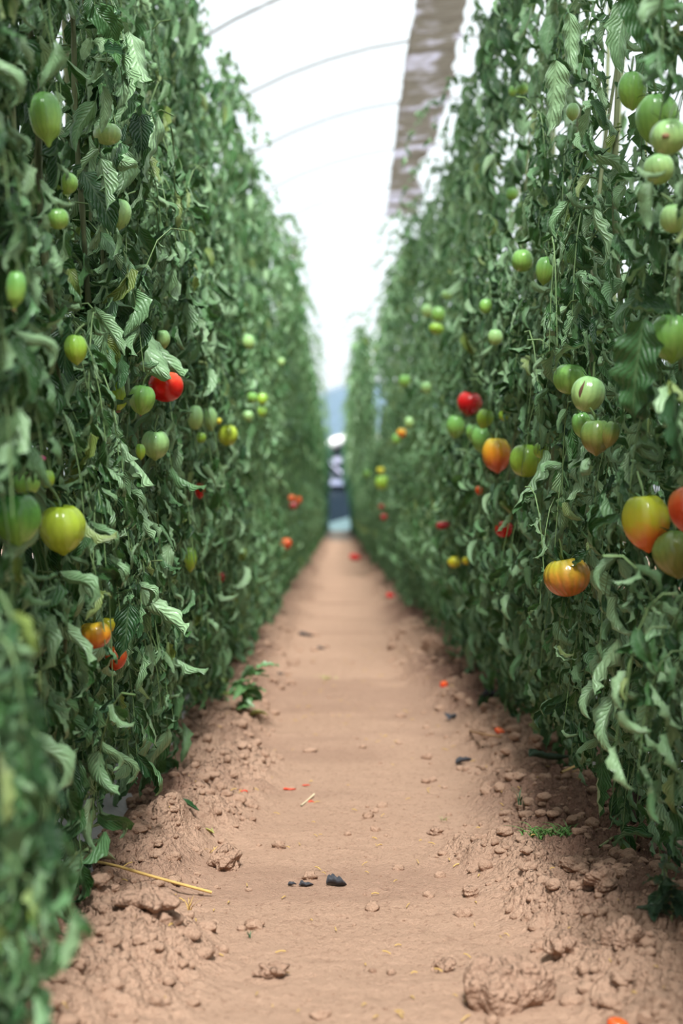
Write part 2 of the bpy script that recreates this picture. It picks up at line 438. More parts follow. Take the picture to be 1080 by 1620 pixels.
def clod(px, py, wpx, label, seed, flat=0.72):
    g = ground_at(px, py + wpx * 0.3)
    g.z = gz(g.x, g.y)
    r = wpx / 2 / F * g.y
    V, T = clod_arrays((0, 0, 0), r, 5, seed, flat)
    # crumbly surface
    q = V / r; rr = np.random.default_rng(seed + 9); d = 0
    for o_ in range(26):
        f = 3.0 * 1.13 ** o_; kk = rr.normal(size=3); kk *= f / np.linalg.norm(kk)
        d = d + (3.2 / f) * np.sin(q @ kk + rr.uniform(0, 6))
    V = V * (1 + 0.040 * d)[:, None]
    o = mesh_np('soil_clod', V, T, SOIL, loc=(g.x, g.y + r * 0.3, g.z + r * flat * 0.55), attr={'damp_shade': np.full(len(V), 0.12), 'loose': np.ones(len(V))})  # clod colour evenly darkened to stand in for its shaded underside
    tag(o, label, 'clod')
for i, a in enumerate([
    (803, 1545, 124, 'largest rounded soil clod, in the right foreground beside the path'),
    (352, 1345, 56, 'pale lumpy soil clod on the left side of the path beside a curled leaf'),
    (747, 1396, 30, 'small dark soil clod at the right edge of the smooth path'),
    (908, 1383, 44, 'brown soil clod right of the path, just below the bright green sprig'),
    (895, 1500, 60, 'soil clod beside the dark hollow, right and above the largest clod'),
    (992, 1515, 74, 'broad soil clod near the right edge, right of the largest clod'),
    (430, 1520, 40, 'soil clod left of the path, lowest of those on the left'),
    (235, 1480, 66, 'low rounded soil clod below the long yellow straw'),
    (690, 1300, 20, 'little soil clod on the right path edge above the small dark clod'),
    (955, 1440, 52, 'soil clod between the green sprig and the right-hand weed'),
    (700, 1510, 34, 'soil clod on the path edge, left of the largest clod'),
    (620, 1020, 18, 'small blurred soil clod far up the right side of the path'),
    (688, 1030, 44, 'dark blurred soil mound under the right row, farthest of the large lumps')]):
    clod(a[0], a[1], a[2], a[3], 50 + i)

b = Bag(); rs = np.random.default_rng(8); m = 240
fD = 1.95 * (8.0 / 1.95) ** rs.random(m); fX = rs.uniform(-0.45, 0.72, m); fZ = ground_h(fX, fD)[0]
for x, D, z in zip(fX, fD, fZ):
    L = rs.uniform(0.006, 0.022); a = rs.uniform(0, PI); dv = np.array([math.cos(a), math.sin(a) , rs.uniform(-.1, .3)]) * L
    p = np.array([x, D, z + 0.004]); b.tube([p, p + dv * 0.5 + np.array([0, 0, 0.002]), p + dv], 0.0008 + 0.0006 * rs.random(), 4)
o = b.build('dry_bits', STRAW); tag(o, 'tiny dry straw fibres scattered over the soil', 'straw bits', kind='stuff')

# ------------------------------------------------------------------ mulch film strips under the rows
def mulch(x0, x1, side, label):
    u = np.linspace(0, 1, 26); yy = np.concatenate([np.arange(1.4, 9, 0.03), np.arange(9, 60, 0.5)])
    U, YY = np.meshgrid(u, yy)
    edge = x0 + 0.05 * vnoise(YY * 2.1, YY * 0 + side * 5.3, 8) + 0.02 * vnoise(YY * 9, YY * 0, 9)
    XX = edge + (x1 - edge) * U
    ZZ = 0.034 + 0.020 * fbm(XX * 4, YY * 4, 15 + side, 3) + 0.004 * fbm(XX * 25, YY * 25, 18, 2) - 0.05 * (1 - sstep(0, 0.09, U)) + 0.02 * sstep(0.05, 0.5, U)
    q = grid_q(26, len(yy))
    if side < 0: q = q[:, ::-1]
    o = mesh_np('mulch_film', np.stack([XX, YY, ZZ], -1).reshape(-1, 3), q, MULCH)
    md = o.modifiers.new('thick', 'SOLIDIFY'); md.thickness = 0.001
    tag(o, label, 'mulch film')
mulch(-0.47, -1.25, -1, 'grey plastic mulch film half buried under the left tomato row')
mulch(0.66, 1.5, 1, 'grey plastic mulch film half buried under the right tomato row')

# ------------------------------------------------------------------ leaflets library
def make_leaflet(nu, nv, r, wilt, bk=1.0):
    v = np.linspace(0, 1, nv); u = np.linspace(-1, 1, nu)
    width = r.uniform(0.40, 0.62) - wilt * r.uniform(0.0, 0.16)
    w = width / 2 * np.sin(PI * np.clip(v, 0, 1) ** 0.72) ** 0.75
    tooth = np.ones(nv)
    if nv >= 10:
        tooth[1:-1] = 1 + r.uniform(-0.20, 0.16, nv - 2) * (1 if nv < 20 else 0.6)
    w = w * tooth; w[0] = 0.02; w[-1] = 0.012
    bend = bk * (r.uniform(0.2, 1.2) + wilt * r.uniform(-1.6, 2.2))
    twist = r.normal(0, 0.4 + 1.6 * wilt)
    roll = r.uniform(0.35, 1.1) + wilt * r.uniform(1.0, 2.4)
    curl_tip = bk * wilt * r.uniform(-1.5, 2.5)
    V = np.zeros((nv, nu, 3)); UV = np.zeros((nv, nu, 2))
    p = np.zeros(3); a = 0.0; prev = 0
    side_w = bk * r.normal(0, 0.45) * (0.4 + 1.4 * wilt)
    for i in range(nv):
        dv = v[i] - prev; prev = v[i]
        am = a
        a = -(bend * v[i] + curl_tip * max(0, v[i] - 0.6) ** 2 * 2.5)
        am = 0.5 * (am + a)
        az = side_w * math.sin(v[i] * PI * 1.3)
        d = np.array([math.sin(az) * math.cos(am), math.cos(az) * math.cos(am), math.sin(am)])
        p = p + d * dv
        n0 = np.array([0, -math.sin(am), math.cos(am)])
        x0 = np.cross(d, n0); x0 /= np.linalg.norm(x0); n0 = np.cross(x0, d)
        tw = twist * v[i]
        xx = x0 * math.cos(tw) + n0 * math.sin(tw); nn = -x0 * math.sin(tw) + n0 * math.cos(tw)
        ro = roll * min(1, 0.5 + 1.2 * v[i])
        for j in range(nu):
            th = ro * abs(u[j]); s = 1 if u[j] >= 0 else -1
            R = w[i] / max(ro, 1e-3)
            ox = s * math.sin(th) * R; oz = (1 - math.cos(th)) * R
            rip = 0.045 * abs(u[j]) * math.sin(v[i] * 24 + s * 1.0) * (1 if nv >= 9 else 0.3)
            V[i, j] = p + xx * ox + nn * (oz + rip)
            UV[i, j] = (0.5 + 0.5 * u[j], v[i])
    return V.reshape(-1, 3), UV.reshape(-1, 2)

def library(nu, nv, n, seed, bk=1.0):
    r = np.random.default_rng(seed)
    out = [make_leaflet(nu, nv, r, i / (n - 1), bk) for i in range(n)]
    return dict(V=np.stack([a[0] for a in out]), UV=np.stack([a[1] for a in out]), Q=grid_q(nu, nv), n=n, k=nu * nv)
LIB_HI = library(5, 11, 40, 1)
LIB_MID = library(4, 7, 30, 2)
LIB_HERO = library(11, 24, 16, 9, 0.45)
LIB_LO = library(3, 5, 24, 3)

def unit(a): return a / (np.linalg.norm(a, axis=-1, keepdims=True) + 1e-9)

def instance_leaflets(lib, P, d, n, scale, wilt, r):
    """returns V, Q, UV, rnd"""
    m = len(P)
    idx = np.clip(((wilt + r.normal(0, 0.14, m)) * (lib['n'] - 1)).astype(int), 0, lib['n'] - 1)
    d = unit(d); x = unit(np.cross(d, n)); n = np.cross(x, d)
    M = np.stack([x, d, n], -2)                      # rows are axes
    L = lib['V'][idx] * scale[:, None, None]
    flip = np.where(r.random(m) < 0.5, -1.0, 1.0)    # mirrored shapes keep their winding by turning the axis too
    V = np.einsum('mki,mij->mkj', L, M) + P[:, None, :]
    Q = (lib['Q'][None] + (np.arange(m) * lib['k'])[:, None, None]).reshape(-1, 4)
    rnd = np.repeat(r.random(m), lib['k'])
    return V.reshape(-1, 3), Q, lib['UV'][idx].reshape(-1, 2), rnd

EXTRA = [ # side, base px, base py, tip px, tip py, depth, wilt, brightness
 (-1, 238, 530, 256, 622, 3.42, .8, .6), (-1, 200, 492, 262, 596, 3.35, .5, .6), (-1, 78, 462, 134, 512, 2.6, .7, .9), (-1, 150, 545, 128, 640, 2.9, .2, .1),
 (-1, 165, 640, 212, 728, 3.0, .4, .8), (-1, 62, 838, 6, 902, 2.15, .5, .7), (-1, 150, 952, 168, 1008, 2.75, .2, .7), (-1, 170, 1000, 148, 1066, 2.7, .15, .9),
 (-1, 205, 955, 186, 1032, 2.8, .2, .2), (-1, 35, 60, 42, 150, 2.4, .15, .2), (-1, 205, 50, 240, 135, 3.1, .3, .8), (-1, 160, 235, 216, 262, 3.0, .4, .7), (-1, 250, 180, 232, 290, 3.3, .5, .8),
 (-1, 130, 270, 180, 350, 2.9, .3, .2), (-1, 92, 620, 78, 740, 2.4, .6, .4), (-1, 165, 660, 180, 800, 3.0, .8, .8), (-1, 20, 380, 10, 480, 2.3, .3, .5),
 (-1, 40, 500, 50, 610, 2.4, .3, .6), (-1, 215, 780, 240, 870, 3.3, .8, .9), (-1, 270, 860, 250, 945, 3.5, .8, .9), (-1, 225, 930, 262, 1035, 3.1, .7, .9),
 (-1, 185, 505, 165, 600, 3.0, .5, .5), (-1, 120, 700, 160, 790, 2.7, .8, .8), (-1, 55, 560, 88, 640, 2.45, .4, .1),
 (1, 956, 606, 934, 634, 2.85, .6, .8), (1, 930, 655, 918, 745, 2.85, .8, .9), (1, 922, 735, 900, 790, 2.85, .8, .8), (1, 1018, 505, 1000, 650, 2.25, .35, .5), (1, 1025, 600, 1012, 690, 2.3, .3, .05),
 (1, 862, 712, 846, 815, 3.3, .7, .7), (1, 990, 795, 948, 800, 2.6, .8, .4), (1, 952, 798, 945, 900, 2.6, .8, .3), (1, 933, 872, 902, 892, 2.9, .5, .2), (1, 806, 812, 796, 842, 4.1, .4, .9),
 (1, 930, 540, 870, 580, 2.9, .8, .4), (1, 880, 540, 868, 620, 3.2, .7, .5), (1, 940, 900, 965, 985, 2.7, .8, .8), (1, 1010, 900, 985, 960, 2.5, .6, .6), (1, 975, 1000, 955, 1120, 2.8, .8, .8),
 (1, 1060, 490, 1000, 478, 2.3, .6, .2), (1, 900, 20, 920, 110, 3.0, .5, .7), (1, 880, 95, 868, 200, 3.2, .6, .8), (1, 1000, -20, 1010, 85, 2.4, .25, .5), (1, 940, 330, 925, 420, 2.9, .8, .8),
 (1, 870, 1090, 858, 1190, 3.9, .8, .3), (1, 975, 1190, 968, 1275, 3.3, .7, .4), (1, 1030, 1190, 1040, 1280, 3.0, .8, .7),
]
# ------------------------------------------------------------------ wall of foliage: where its face runs
def face_x(side, y, z):
    bump = 0.08 * vnoise(y * 2.3, z * 2.0, 4 if side < 0 else 6) + 0.09 * vnoise(y * 5.3, z * 4.1, 5)
    farm = sstep(7.5, 11.5, y)
    if side < 0:
        b = 0.45 + 0.0 * y
        top = sstep(1.4, 2.7, z)
        b = b + top * (0.17 * (1 - farm) - 0.05 * farm)
        b = b + 0.03 * (1 - sstep(0.1, 0.5, z)) + 0.20 * (1 - sstep(0.12, 0.34, z)) * sstep(2.5, 2.9, y) * (1 - sstep(4.7, 5.1, y))
        return -(b + bump)
    farr = sstep(10, 19, y)
    b = 0.51 + 0.0 * y
    b = b + 0.12 * (1 - sstep(0.15, 0.65, z)) * (1 - 0.5 * farm)
    top = sstep(0.95, 2.6, z)
    b = b + top * (0.10 * (1 - farr) - 0.27 * farr * (1 - 0.5 * sstep(28, 50, y)))
    return b + bump

# ------------------------------------------------------------------ tomatoes of the photograph
# px, py, width, height, skin, shape, label, clearing factor, (optional) extra depth
TOM = [
 # left row
 (73, 187, 50, 88, 'green', 'pear', 'long pear-shaped green tomato beside the thick stem at upper left', 1.0),
 (188, 339, 40, 50, 'pale', 'heart', 'pale green tomato half behind a serrated leaf at upper left', 0.7),
 (170, 212, 44, 34, 'pale', 'round', 'pale green tomato peeping from leaves right of the pear-shaped one', 0.5),
 (105, 290, 38, 34, 'green', 'round', 'green tomato half covered by a leaf, below the pear-shaped one', 0.5),
 (92, 346, 34, 34, 'green', 'round', 'shaded green tomato hanging just under another half-covered green one at upper left', 0.4),
 (25, 458, 30, 62, 'green', 'pear', 'slender green tomato with dried tip near the left edge', 0.9),
 (120, 552, 38, 48, 'lime', 'heart', 'bright green tomato half hidden beside a thick stem, above the left pair', 0.6),
 (258, 536, 22, 30, 'pale', 'heart', 'small pale green tomato above the shiny red one in the left row', 0.7),
 (262, 611, 54, 50, 'red', 'round', 'shiny red tomato crossed by a curled leaf in the left row', 0.85),
 (225, 632, 44, 48, 'green', 'heart', 'green heart-shaped tomato with brown scar below left of the red one', 1.0),
 (184, 626, 38, 48, 'lime', 'heart', 'yellowish green tomato left of the green one with a brown scar', 0.6),
 (246, 703, 46, 48, 'pale', 'heart', 'dull pale green heart-shaped tomato hanging under the red one in the left row', 1.0),
 (222, 714, 16, 26, 'lime', 'heart', 'tiny lime tomato touching the dull pale green one', 0.9),
 (309, 660, 26, 40, 'pale', 'round', 'left half of a pale green pair in the middle of the left row', 0.8),
 (331, 662, 26, 38, 'pale', 'heart', 'right half of a pale green pair in the middle of the left row', 0.9),
 (318, 692, 17, 18, 'lime', 'round', 'small lime tomato under the pale green pair in the left row', 0.9),
 (360, 688, 33, 34, 'yellowgreen', 'round', 'lime yellow round tomato right of the pale green pair', 1.1),
 (346, 666, 9, 10, 'yellow', 'round', 'tiny yellow fruit just above the lime yellow round tomato', 1.0),
 (26, 820, 80, 84, 'deep', 'heart', 'large deep green tomato cut by the left edge', 1.0),
 (98, 836, 78, 80, 'yellowgreen', 'heart', 'large glossy yellow green heart-shaped tomato at the left', 1.15),
 (42, 764, 42, 40, 'green', 'round', 'green tomato partly hidden above the large deep green one', 0.55),
 (75, 757, 24, 30, 'lime', 'round', 'small bright green tomato behind leaves above the large left pair', 0.6),
 (316, 776, 17, 26, 'red', 'heart', 'small red tomato deep in the leaves of the left row', 0.8),
 (301, 884, 22, 40, 'lime', 'heart', 'lime green tomato half hidden in the lower left row', 0.7),
 (150, 1004, 52, 44, 'orange', 'round', 'orange tomato mostly covered by leaves low in the left row', 0.22),
 (184, 1040, 36, 40, 'redorange', 'heart', 'red orange tomato showing between low leaves of the left row', 0.25),
 (172, 988, 26, 24, 'yellow', 'round', 'small yellow fruit just above the covered orange tomato', 0.8),
 (350, 913, 12, 16, 'darkred', 'heart', 'dark red tomato low in the left row, beyond the half-hidden lime one', 0.8),
 (393, 541, 20, 24, 'pale', 'round', 'blurred pale green tomato high in the far left row', 1.1),
 (392, 658, 17, 18, 'pale', 'round', 'blurred pale tomato, leftmost of a far cluster of four in the left row', 1.1),
 (399, 629, 17, 18, 'green', 'round', 'blurred green tomato at the top left of the far cluster in the left row', 1.1),
 (415, 631, 17, 20, 'lime', 'round', 'blurred lime tomato at the top right of the far cluster in the left row', 1.1),
 (414, 651, 15, 17, 'lime', 'round', 'blurred lime tomato at the bottom right of the far cluster in the left row', 1.1),
 (452, 860, 20, 18, 'redorange', 'heart', 'orange red tomato alone low in the distant left row', 1.2),
 (461, 788, 11, 11, 'redorange', 'round', 'left one of two tiny orange tomatoes in the distant left row', 1.1),
 (472, 791, 10, 12, 'redorange', 'round', 'right one of two tiny orange tomatoes in the distant left row', 1.1),
 (464, 800, 13, 12, 'darkred', 'round', 'dark red tomato under the two tiny orange ones', 1.1),
 (445, 572, 11, 13, 'pale', 'round', 'small pale tomato highest in the distant left row', 1.1),
 # right row
 (1000, 142, 48, 60, 'green', 'heart', 'green heart-shaped tomato, highest of the cluster at upper right', 1.0),
 (1040, 188, 72, 84, 'green', 'heart', 'largest green tomato of the cluster at upper right', 1.0, 0.06),
 (1058, 216, 60, 56, 'pale', 'scar', 'pale green tomato with brown scar in front of the largest at upper right', 1.0),
 (1042, 267, 50, 48, 'pale', 'round', 'pale green tomato behind leaves under the cluster at upper right', 0.5),
 (1066, 345, 44, 46, 'pale', 'round', 'pale green tomato at the right edge, well below the upper right cluster', 0.6),
 (826, 412, 36, 36, 'green', 'round', 'round green tomato beside a pointed one high in the right row', 1.1),
 (862, 427, 31, 46, 'green', 'heart', 'pointed green tomato beside a round one high in the right row', 0.95),
 (1062, 533, 70, 78, 'green', 'heart', 'big green tomato at the right edge at mid height', 1.0),
 (994, 560, 26, 46, 'green', 'heart', 'green tomato half behind a drooping leaf, left of the big one at right edge', 0.6),
 (902, 599, 52, 50, 'green', 'round', 'plain green tomato touching the cracked one', 1.0),
 (930, 623, 55, 58, 'pale', 'crack', 'pale green tomato with a brown crack down its side', 1.05),
 (943, 690, 50, 58, 'olive', 'heart', 'olive tomato shaded by leaves under the cracked one', 0.8),
 (920, 672, 32, 44, 'green', 'heart', 'green tomato behind a curled leaf, left of the olive one', 0.6),
 (966, 686, 26, 44, 'olive', 'heart', 'narrow green tomato pressed against the right of the olive one', 0.7, 0.03),
 (742, 638, 38, 38, 'crimson', 'heart', 'bright crimson heart-shaped tomato in the right row', 1.15),
 (721, 674, 29, 38, 'green', 'heart', 'green tomato below left of the crimson one', 0.9),
 (767, 662, 28, 32, 'lime', 'heart', 'light green tomato below right of the crimson one', 0.9),
 (748, 684, 22, 28, 'green', 'heart', 'small blurred green tomato above left of the orange one', 0.8),
 (762, 695, 34, 42, 'green', 'heart', 'green tomato tucked behind the left of the orange one', 0.9, 0.05),
 (785, 719, 46, 56, 'orange', 'heart', 'orange heart-shaped tomato in the middle of the right row', 1.15),
 (833, 728, 54, 54, 'lime', 'round', 'wide green tomato just right of the orange heart-shaped one', 1.1),
 (856, 712, 24, 26, 'lime', 'round', 'green lobe-like small tomato behind the wide green one', 0.7, 0.05),
 (797, 655, 18, 22, 'lime', 'round', 'small lime tomato above the orange heart-shaped one', 0.7),
 (1021, 825, 75, 92, 'yelorange', 'heart', 'large yellow tomato with orange tip at the right', 1.15),
 (1090, 806, 66, 80, 'redorange', 'heart', 'red orange tomato cut by the right edge', 1.0),
 (1072, 876, 78, 76, 'olive', 'heart', 'large olive green tomato under the yellow one at the right edge', 1.0, 0.08),
 (897, 912, 73, 64, 'ribbed', 'beef', 'wide ribbed orange tomato low in the right row', 1.1),
 (797, 837, 29, 27, 'red', 'round', 'red tomato under a small leaf low in the right row', 0.95),
 (718, 889, 21, 19, 'yellow', 'round', 'yellow tomato low in the right row', 1.1),
 (737, 887, 13, 13, 'yellow', 'round', 'small yellow tomato touching the larger yellow one low in the right row', 1.0),
 (758, 776, 13, 16, 'redorange', 'heart', 'small red tomato below the orange heart-shaped one', 0.9),
 (700, 831, 22, 14, 'darkred', 'round', 'dark red tomato left of the red one under a small leaf', 0.9),
 (604, 763, 22, 24, 'lime', 'round', 'blurred lime tomato in the distant right row', 1.2),
 (602, 744, 12, 11, 'yellow', 'round', 'tiny yellow tomato on top of the blurred lime one', 1.1),
 (580, 749, 11, 12, 'green', 'round', 'small green tomato left of the blurred lime one', 1.1),
 (607, 818, 11, 11, 'darkred', 'round', 'dull red tomato low in the distant right row', 1.1),
 (603, 802, 9, 9, 'darkred', 'round', 'tiny dull red tomato just above another in the distant right row', 1.1),
 (647, 668, 16, 19, 'pale', 'round', 'pale blurred tomato above an orange brown one in the far right row', 1.1),
 (635, 685, 15, 15, 'orange', 'round', 'orange brown blurred tomato in the far right row', 1.1),
 (627, 694, 14, 18, 'green', 'round', 'green blurred tomato below left of the orange brown one', 1.1),
 (640, 602, 18, 20, 'green', 'round', 'left one of two dull green tomatoes in the far right row', 1.0),
 (674, 613, 17, 20, 'pale', 'round', 'right one of two dull green tomatoes in the far right row', 1.0),
 (675, 491, 20, 22, 'pale', 'round', 'light green tomato in the blurred high group of the right row, upper left', 1.0),
 (693, 497, 22, 26, 'green', 'round', 'green tomato at the centre of the blurred high group of the right row', 1.0),
 (690, 520, 24, 18, 'lime', 'round', 'yellowish green tomato at the bottom of the blurred high group', 1.0),
 (640, 487, 14, 14, 'pale', 'round', 'pale spot-like tomato far left of the blurred high group', 1.0),
 (707, 466, 18, 16, 'pale', 'round', 'pale tomato topmost in the blurred high group of the right row', 1.0),
 (768, 484, 20, 24, 'green', 'round', 'green tomato between the blurred high group and the round-and-pointed pair', 0.9),
 (783, 533, 23, 26, 'pale', 'round', 'glinting pale green tomato above the crimson one', 0.9),
 (826, 140, 20, 18, 'green', 'round', 'right one of two small green tomatoes high in the right row', 0.9),
 (811, 143, 14, 18, 'green', 'round', 'left one of two small green tomatoes high in the right row', 0.9),
 (906, 176, 22, 28, 'pale', 'heart', 'pale tomato hidden by leaves at the top of the right row', 0.7),
 (810, 306, 19, 22, 'green', 'round', 'dim green tomato above the round-and-pointed pair', 0.7),
]

tom_data = []
for i, t in enumerate(TOM):
    px, py, wpx, hpx = t[:4]
    side = -1 if px < CX else 1
    D = 3.0
    for _ in range(25):
        z = H - (py - CY) / F * D
        fx = float(face_x(side, np.array([D]), np.array([z]))[0])
        D2 = (abs(fx) - (0.09 if D > 6.4 else 0.0)) * F / abs(px - CX)
        D = 0.5 * D + 0.5 * min(D2, 30)
    D = D + (t[8] if len(t) > 8 else 0)
    p = at(px, py, D)
    tom_data.append(dict(px=px, py=py, w=wpx, h=hpx, D=D, p=p, skin=t[4], shape=t[5], label=t[6], cull=t[7], side=side))

# thick stems traced in the near rows: pixel track, depth, radius
STEMS = [
 (-1, [(42, -60), (48, 60), (62, 200), (60, 290), (70, 400), (86, 520), (92, 640), (80, 760), (70, 900), (60, 1100)], 2.55, 0.0070),
 (-1, [(112, -40), (117, 60), (119, 190), (130, 330), (140, 480)], 3.0, 0.0060),
 (1, [(985, -40), (978, 120), (970, 300), (975, 400), (985, 520), (990, 640)], 3.1, 0.0060),
]

def project(P):
    D = np.maximum(P[:, 1], 0.05)
    return CX + F * P[:, 0] / D, CY - F * (P[:, 2] - H) / D, D

def cull_mask(P, size):
    """True where a leaflet would lie over a fruit that the photograph shows bare"""
    px, py, D = project(P)
    kill = np.zeros(len(P), bool)
    for t in tom_data:
        m = 0.42 * size / D * F
        a = (t['w'] / 2 * t['cull'] + m * min(1, t['cull'])); b_ = (t['h'] / 2 * t['cull'] + m * min(1, t['cull']))
        e = ((px - t['px']) / a) ** 2 + ((py + 0.25 * size / D * F - t['py']) / b_) ** 2
        kill |= (e < 1) & (D < t['D'] + 0.035)
        r = t['w'] / F * t['D'] * 0.55
        kill |= np.linalg.norm(P - np.array(t['p']), axis=1) < r
    for side, tr, Ds, r in STEMS:
        tr = np.array(tr, float)
        xx = np.interp(py, tr[:, 1], tr[:, 0]); ok = (py > tr[0, 1]) & (py < min(tr[-1, 1], 640))
        kill |= ok & (np.abs(px - xx) < 26) & (D < Ds + 0.02) & (hash2(np.floor(px), np.floor(py), 3) < 0.85)
    return kill

def foliage(side, yc, cx, r, nleaf, lib_front, lib_back, zmax=2.95, zmin=0.04, hero=None, cull=False, span=0.30, sizek=1.0, split_z=None, thin=1.0):
    """one plant's leaves, in coordinates relative to its foot (cx, yc, 0)"""
    n = nleaf
    y = yc + r.uniform(-span, span, n)
    z = zmin + (zmax - zmin) * r.random(n) ** 0.92
    keep = np.ones(n, bool)
    if side > 0: keep &= r.random(n) < 1 - 0.74 * sstep(1.05, 1.9, z) * thin
    else: keep &= r.random(n) < 1 - 0.55 * sstep(1.35, 2.3, z) * thin
    hem = 0.10 * vnoise(y * 3.1, y * 0 + side, 33) + 0.07
    keep &= z > hem - 0.03
    back = r.random(n) >= 0.56
    keep &= ~(back & (r.random(n) < (0.93 if side > 0 else 0.72) * sstep(1.2, 1.8, z) * thin))
    y = y[keep]; z = z[keep]; back = back[keep]; n = len(y)
    front = ~back
    depth = np.where(front, np.abs(r.normal(0, 0.065, n)) - 0.02, 0.05 + 0.42 * r.random(n))
    x = face_x(side, y, z) + side * depth
    T = np.stack([x, y, z], -1)
    wilt = np.clip(0.88 - 0.36 * sstep(0.9, 2.2, z) + r.normal(0, 0.12, n), 0.05, 1)
    L = r.uniform(0.10, 0.24, n)
    az = np.where(side < 0, 0.0, PI) + r.normal(0, 1.0, n)
    droop = 0.5 + 1.5 * wilt
    size = (0.046 + 0.066 * r.random(n) ** 1.4) * (1.0 + 0.10 * sstep(0.8, 1.5, z)) * sizek * np.where(front, 1.0, 1.35)
    fr = front | (r.random(n) < 0.1)
    if hero is not None:
        for (hp, haz, hl, hd, hs, hw) in hero:
            T = np.vstack([T, hp]); az = np.append(az, haz); L = np.append(L, hl); droop = np.append(droop, hd)
            size = np.append(size, hs); wilt = np.append(wilt, hw); fr = np.append(fr, True)
        n = len(T)
    o = np.stack([np.cos(az), np.sin(az), np.zeros(n)], -1)
    g = np.array([0, 0, -1.0])
    def path(t):
        return o * (L * (t * (1 - 0.35 * t)))[:, None] - np.outer(L * (droop * t * t - 0.35 * t), [0, 0, 1])
    P0 = T - path(0.75)
    lfP = []; lfd = []; lfn = []; lfs = []; lfw = []; lff = []
    for t, s, k in ((0.34, -1, .62), (0.38, 1, .60), (0.60, -1, .85), (0.64, 1, .88), (0.82, -1, .8), (0.86, 1, .76), (0.99, 0, 1.12)):
        P = P0 + path(t); Tn = unit(path(t + 0.03) - path(t - 0.03))
        S = unit(np.cross(Tn, [0, 0, 1.0]) + 1e-4)
        wv = wilt[:, None]
        d = Tn * (0.45 if s else 1.0) + S * (0.9 * s) * (1 - 0.35 * wv) + g * (0.25 + 1.25 * wv) + r.normal(0, 0.24, (n, 3))
        nn = o * 0.7 + np.array([0, 0, 0.9]) - g * 0 + r.normal(0, 0.45, (n, 3)) + S * 0.3 * s
        kk = r.random(n) < (0.9 if s else 1)
        lfP.append(P[kk]); lfd.append(d[kk]); lfn.append(nn[kk]); lfs.append((size * k * r.uniform(0.8, 1.2, n))[kk]); lfw.append(wilt[kk]); lff.append(fr[kk])
    lfP = np.concatenate(lfP); lfd = np.concatenate(lfd); lfn = np.concatenate(lfn); lfs = np.concatenate(lfs); lfw = np.concatenate(lfw); lff = np.concatenate(lff)
    low = (lfP[:, 2] - lfs * 0.8 < 0.015) & (lfP[:, 2] > -1)
    lfd[low] = lfd[low] * np.array([1, 1, 0.15])
    ok = lfP[:, 2] > 0.02
    if cull:
        ok &= ~cull_mask(lfP + unit(lfd) * (lfs * 0.45)[:, None] * 0, lfs)
    lfP, lfd, lfn, lfs, lfw, lff = [a[ok] for a in (lfP, lfd, lfn, lfs, lfw, lff)]
    if split_z is not None: lff = lff & (lfP[:, 2] < split_z)
    Vs, Qs, UVs, Rs, Ms = [], [], [], [], []; off = 0
    base = np.array([cx, yc, 0.0])
    for lib, sel in ((lib_front, lff), (lib_back, ~lff)):
        if sel.sum() == 0: continue
        V, Q, UV, R = instance_leaflets(lib, lfP[sel] - base, lfd[sel], lfn[sel], lfs[sel], lfw[sel], r)
        Vs.append(V); Qs.append(Q + off); UVs.append(UV); Rs.append(R); Ms.append(np.zeros(len(Q))); off += len(V)
    ex = [e_ for e_ in EXTRA if cull and e_[0] == side and abs(e_[5] + 0.05 - yc) <= 0.225]
    if ex:
        A = np.array([at(e_[1], e_[2], e_[5]) for e_ in ex]); B_ = np.array([at(e_[3], e_[4], e_[5] + 0.02 * e_[0]) for e_ in ex])
        ln = np.linalg.norm(B_ - A, axis=1) * 1.15
        nn = np.tile([-side * 0.5, -0.7, 0.25], (len(ex), 1)) * np.where(np.array([e_[7] for e_ in ex]) > 0.55, -1, 1)[:, None] + r.normal(0, 0.12, (len(ex), 3))
        V, Q, UV, R = instance_leaflets(LIB_HERO, A - base, B_ - A, nn, ln, np.array([e_[6] for e_ in ex]), r)
        Vs.append(V); Qs.append(Q + off); UVs.append(UV); Rs.append(np.repeat([min(e_[7], 0.95) for e_ in ex], LIB_HERO['k'])); Ms.append(np.zeros(len(Q))); off += len(V)
    # leaf stalks (rachis) as thin tubes, three sided
    ts = np.linspace(0, 1, 6)
    pts = np.stack([P0 + path(t) for t in ts], 1) - base         # n,6,3
    keepst = np.ones(n, bool)
    if cull:
        for t in (0.25, 0.5, 0.85): keepst &= ~cull_mask(P0 + path(t), np.full(n, 0.02))
    pts = pts[keepst & (r.random(n) < 0.85)]
    pts[:, :, 2] = np.maximum(pts[:, :, 2], 0.02)
    k = len(pts)
    tg = unit(np.gradient(pts, axis=1)); s1 = unit(np.cross(tg, np.array([0.3, 0.9, 0.2]))); s2 = np.cross(tg, s1)
    rad = (0.0019 * np.linspace(1.2, 0.5, 6))[None, :, None]
    ring = [pts + rad * (math.cos(a) * s1 + math.sin(a) * s2) for a in (0, 2 * PI / 3, 4 * PI / 3)]
    V = np.stack(ring, 2).reshape(-1, 3)                        # n,6,3ring
    q = grid_q(3, 6, wrap=True)
    Q = (q[None] + (np.arange(k) * 18)[:, None, None]).reshape(-1, 4)
    Vs.append(V); Qs.append(Q + off); UVs.append(np.zeros((len(V), 2))); Rs.append(np.full(len(V), 0.5)); Ms.append(np.ones(len(Q)))
    return np.concatenate(Vs), np.concatenate(Qs), np.concatenate(UVs), np.concatenate(Rs), np.concatenate(Ms)

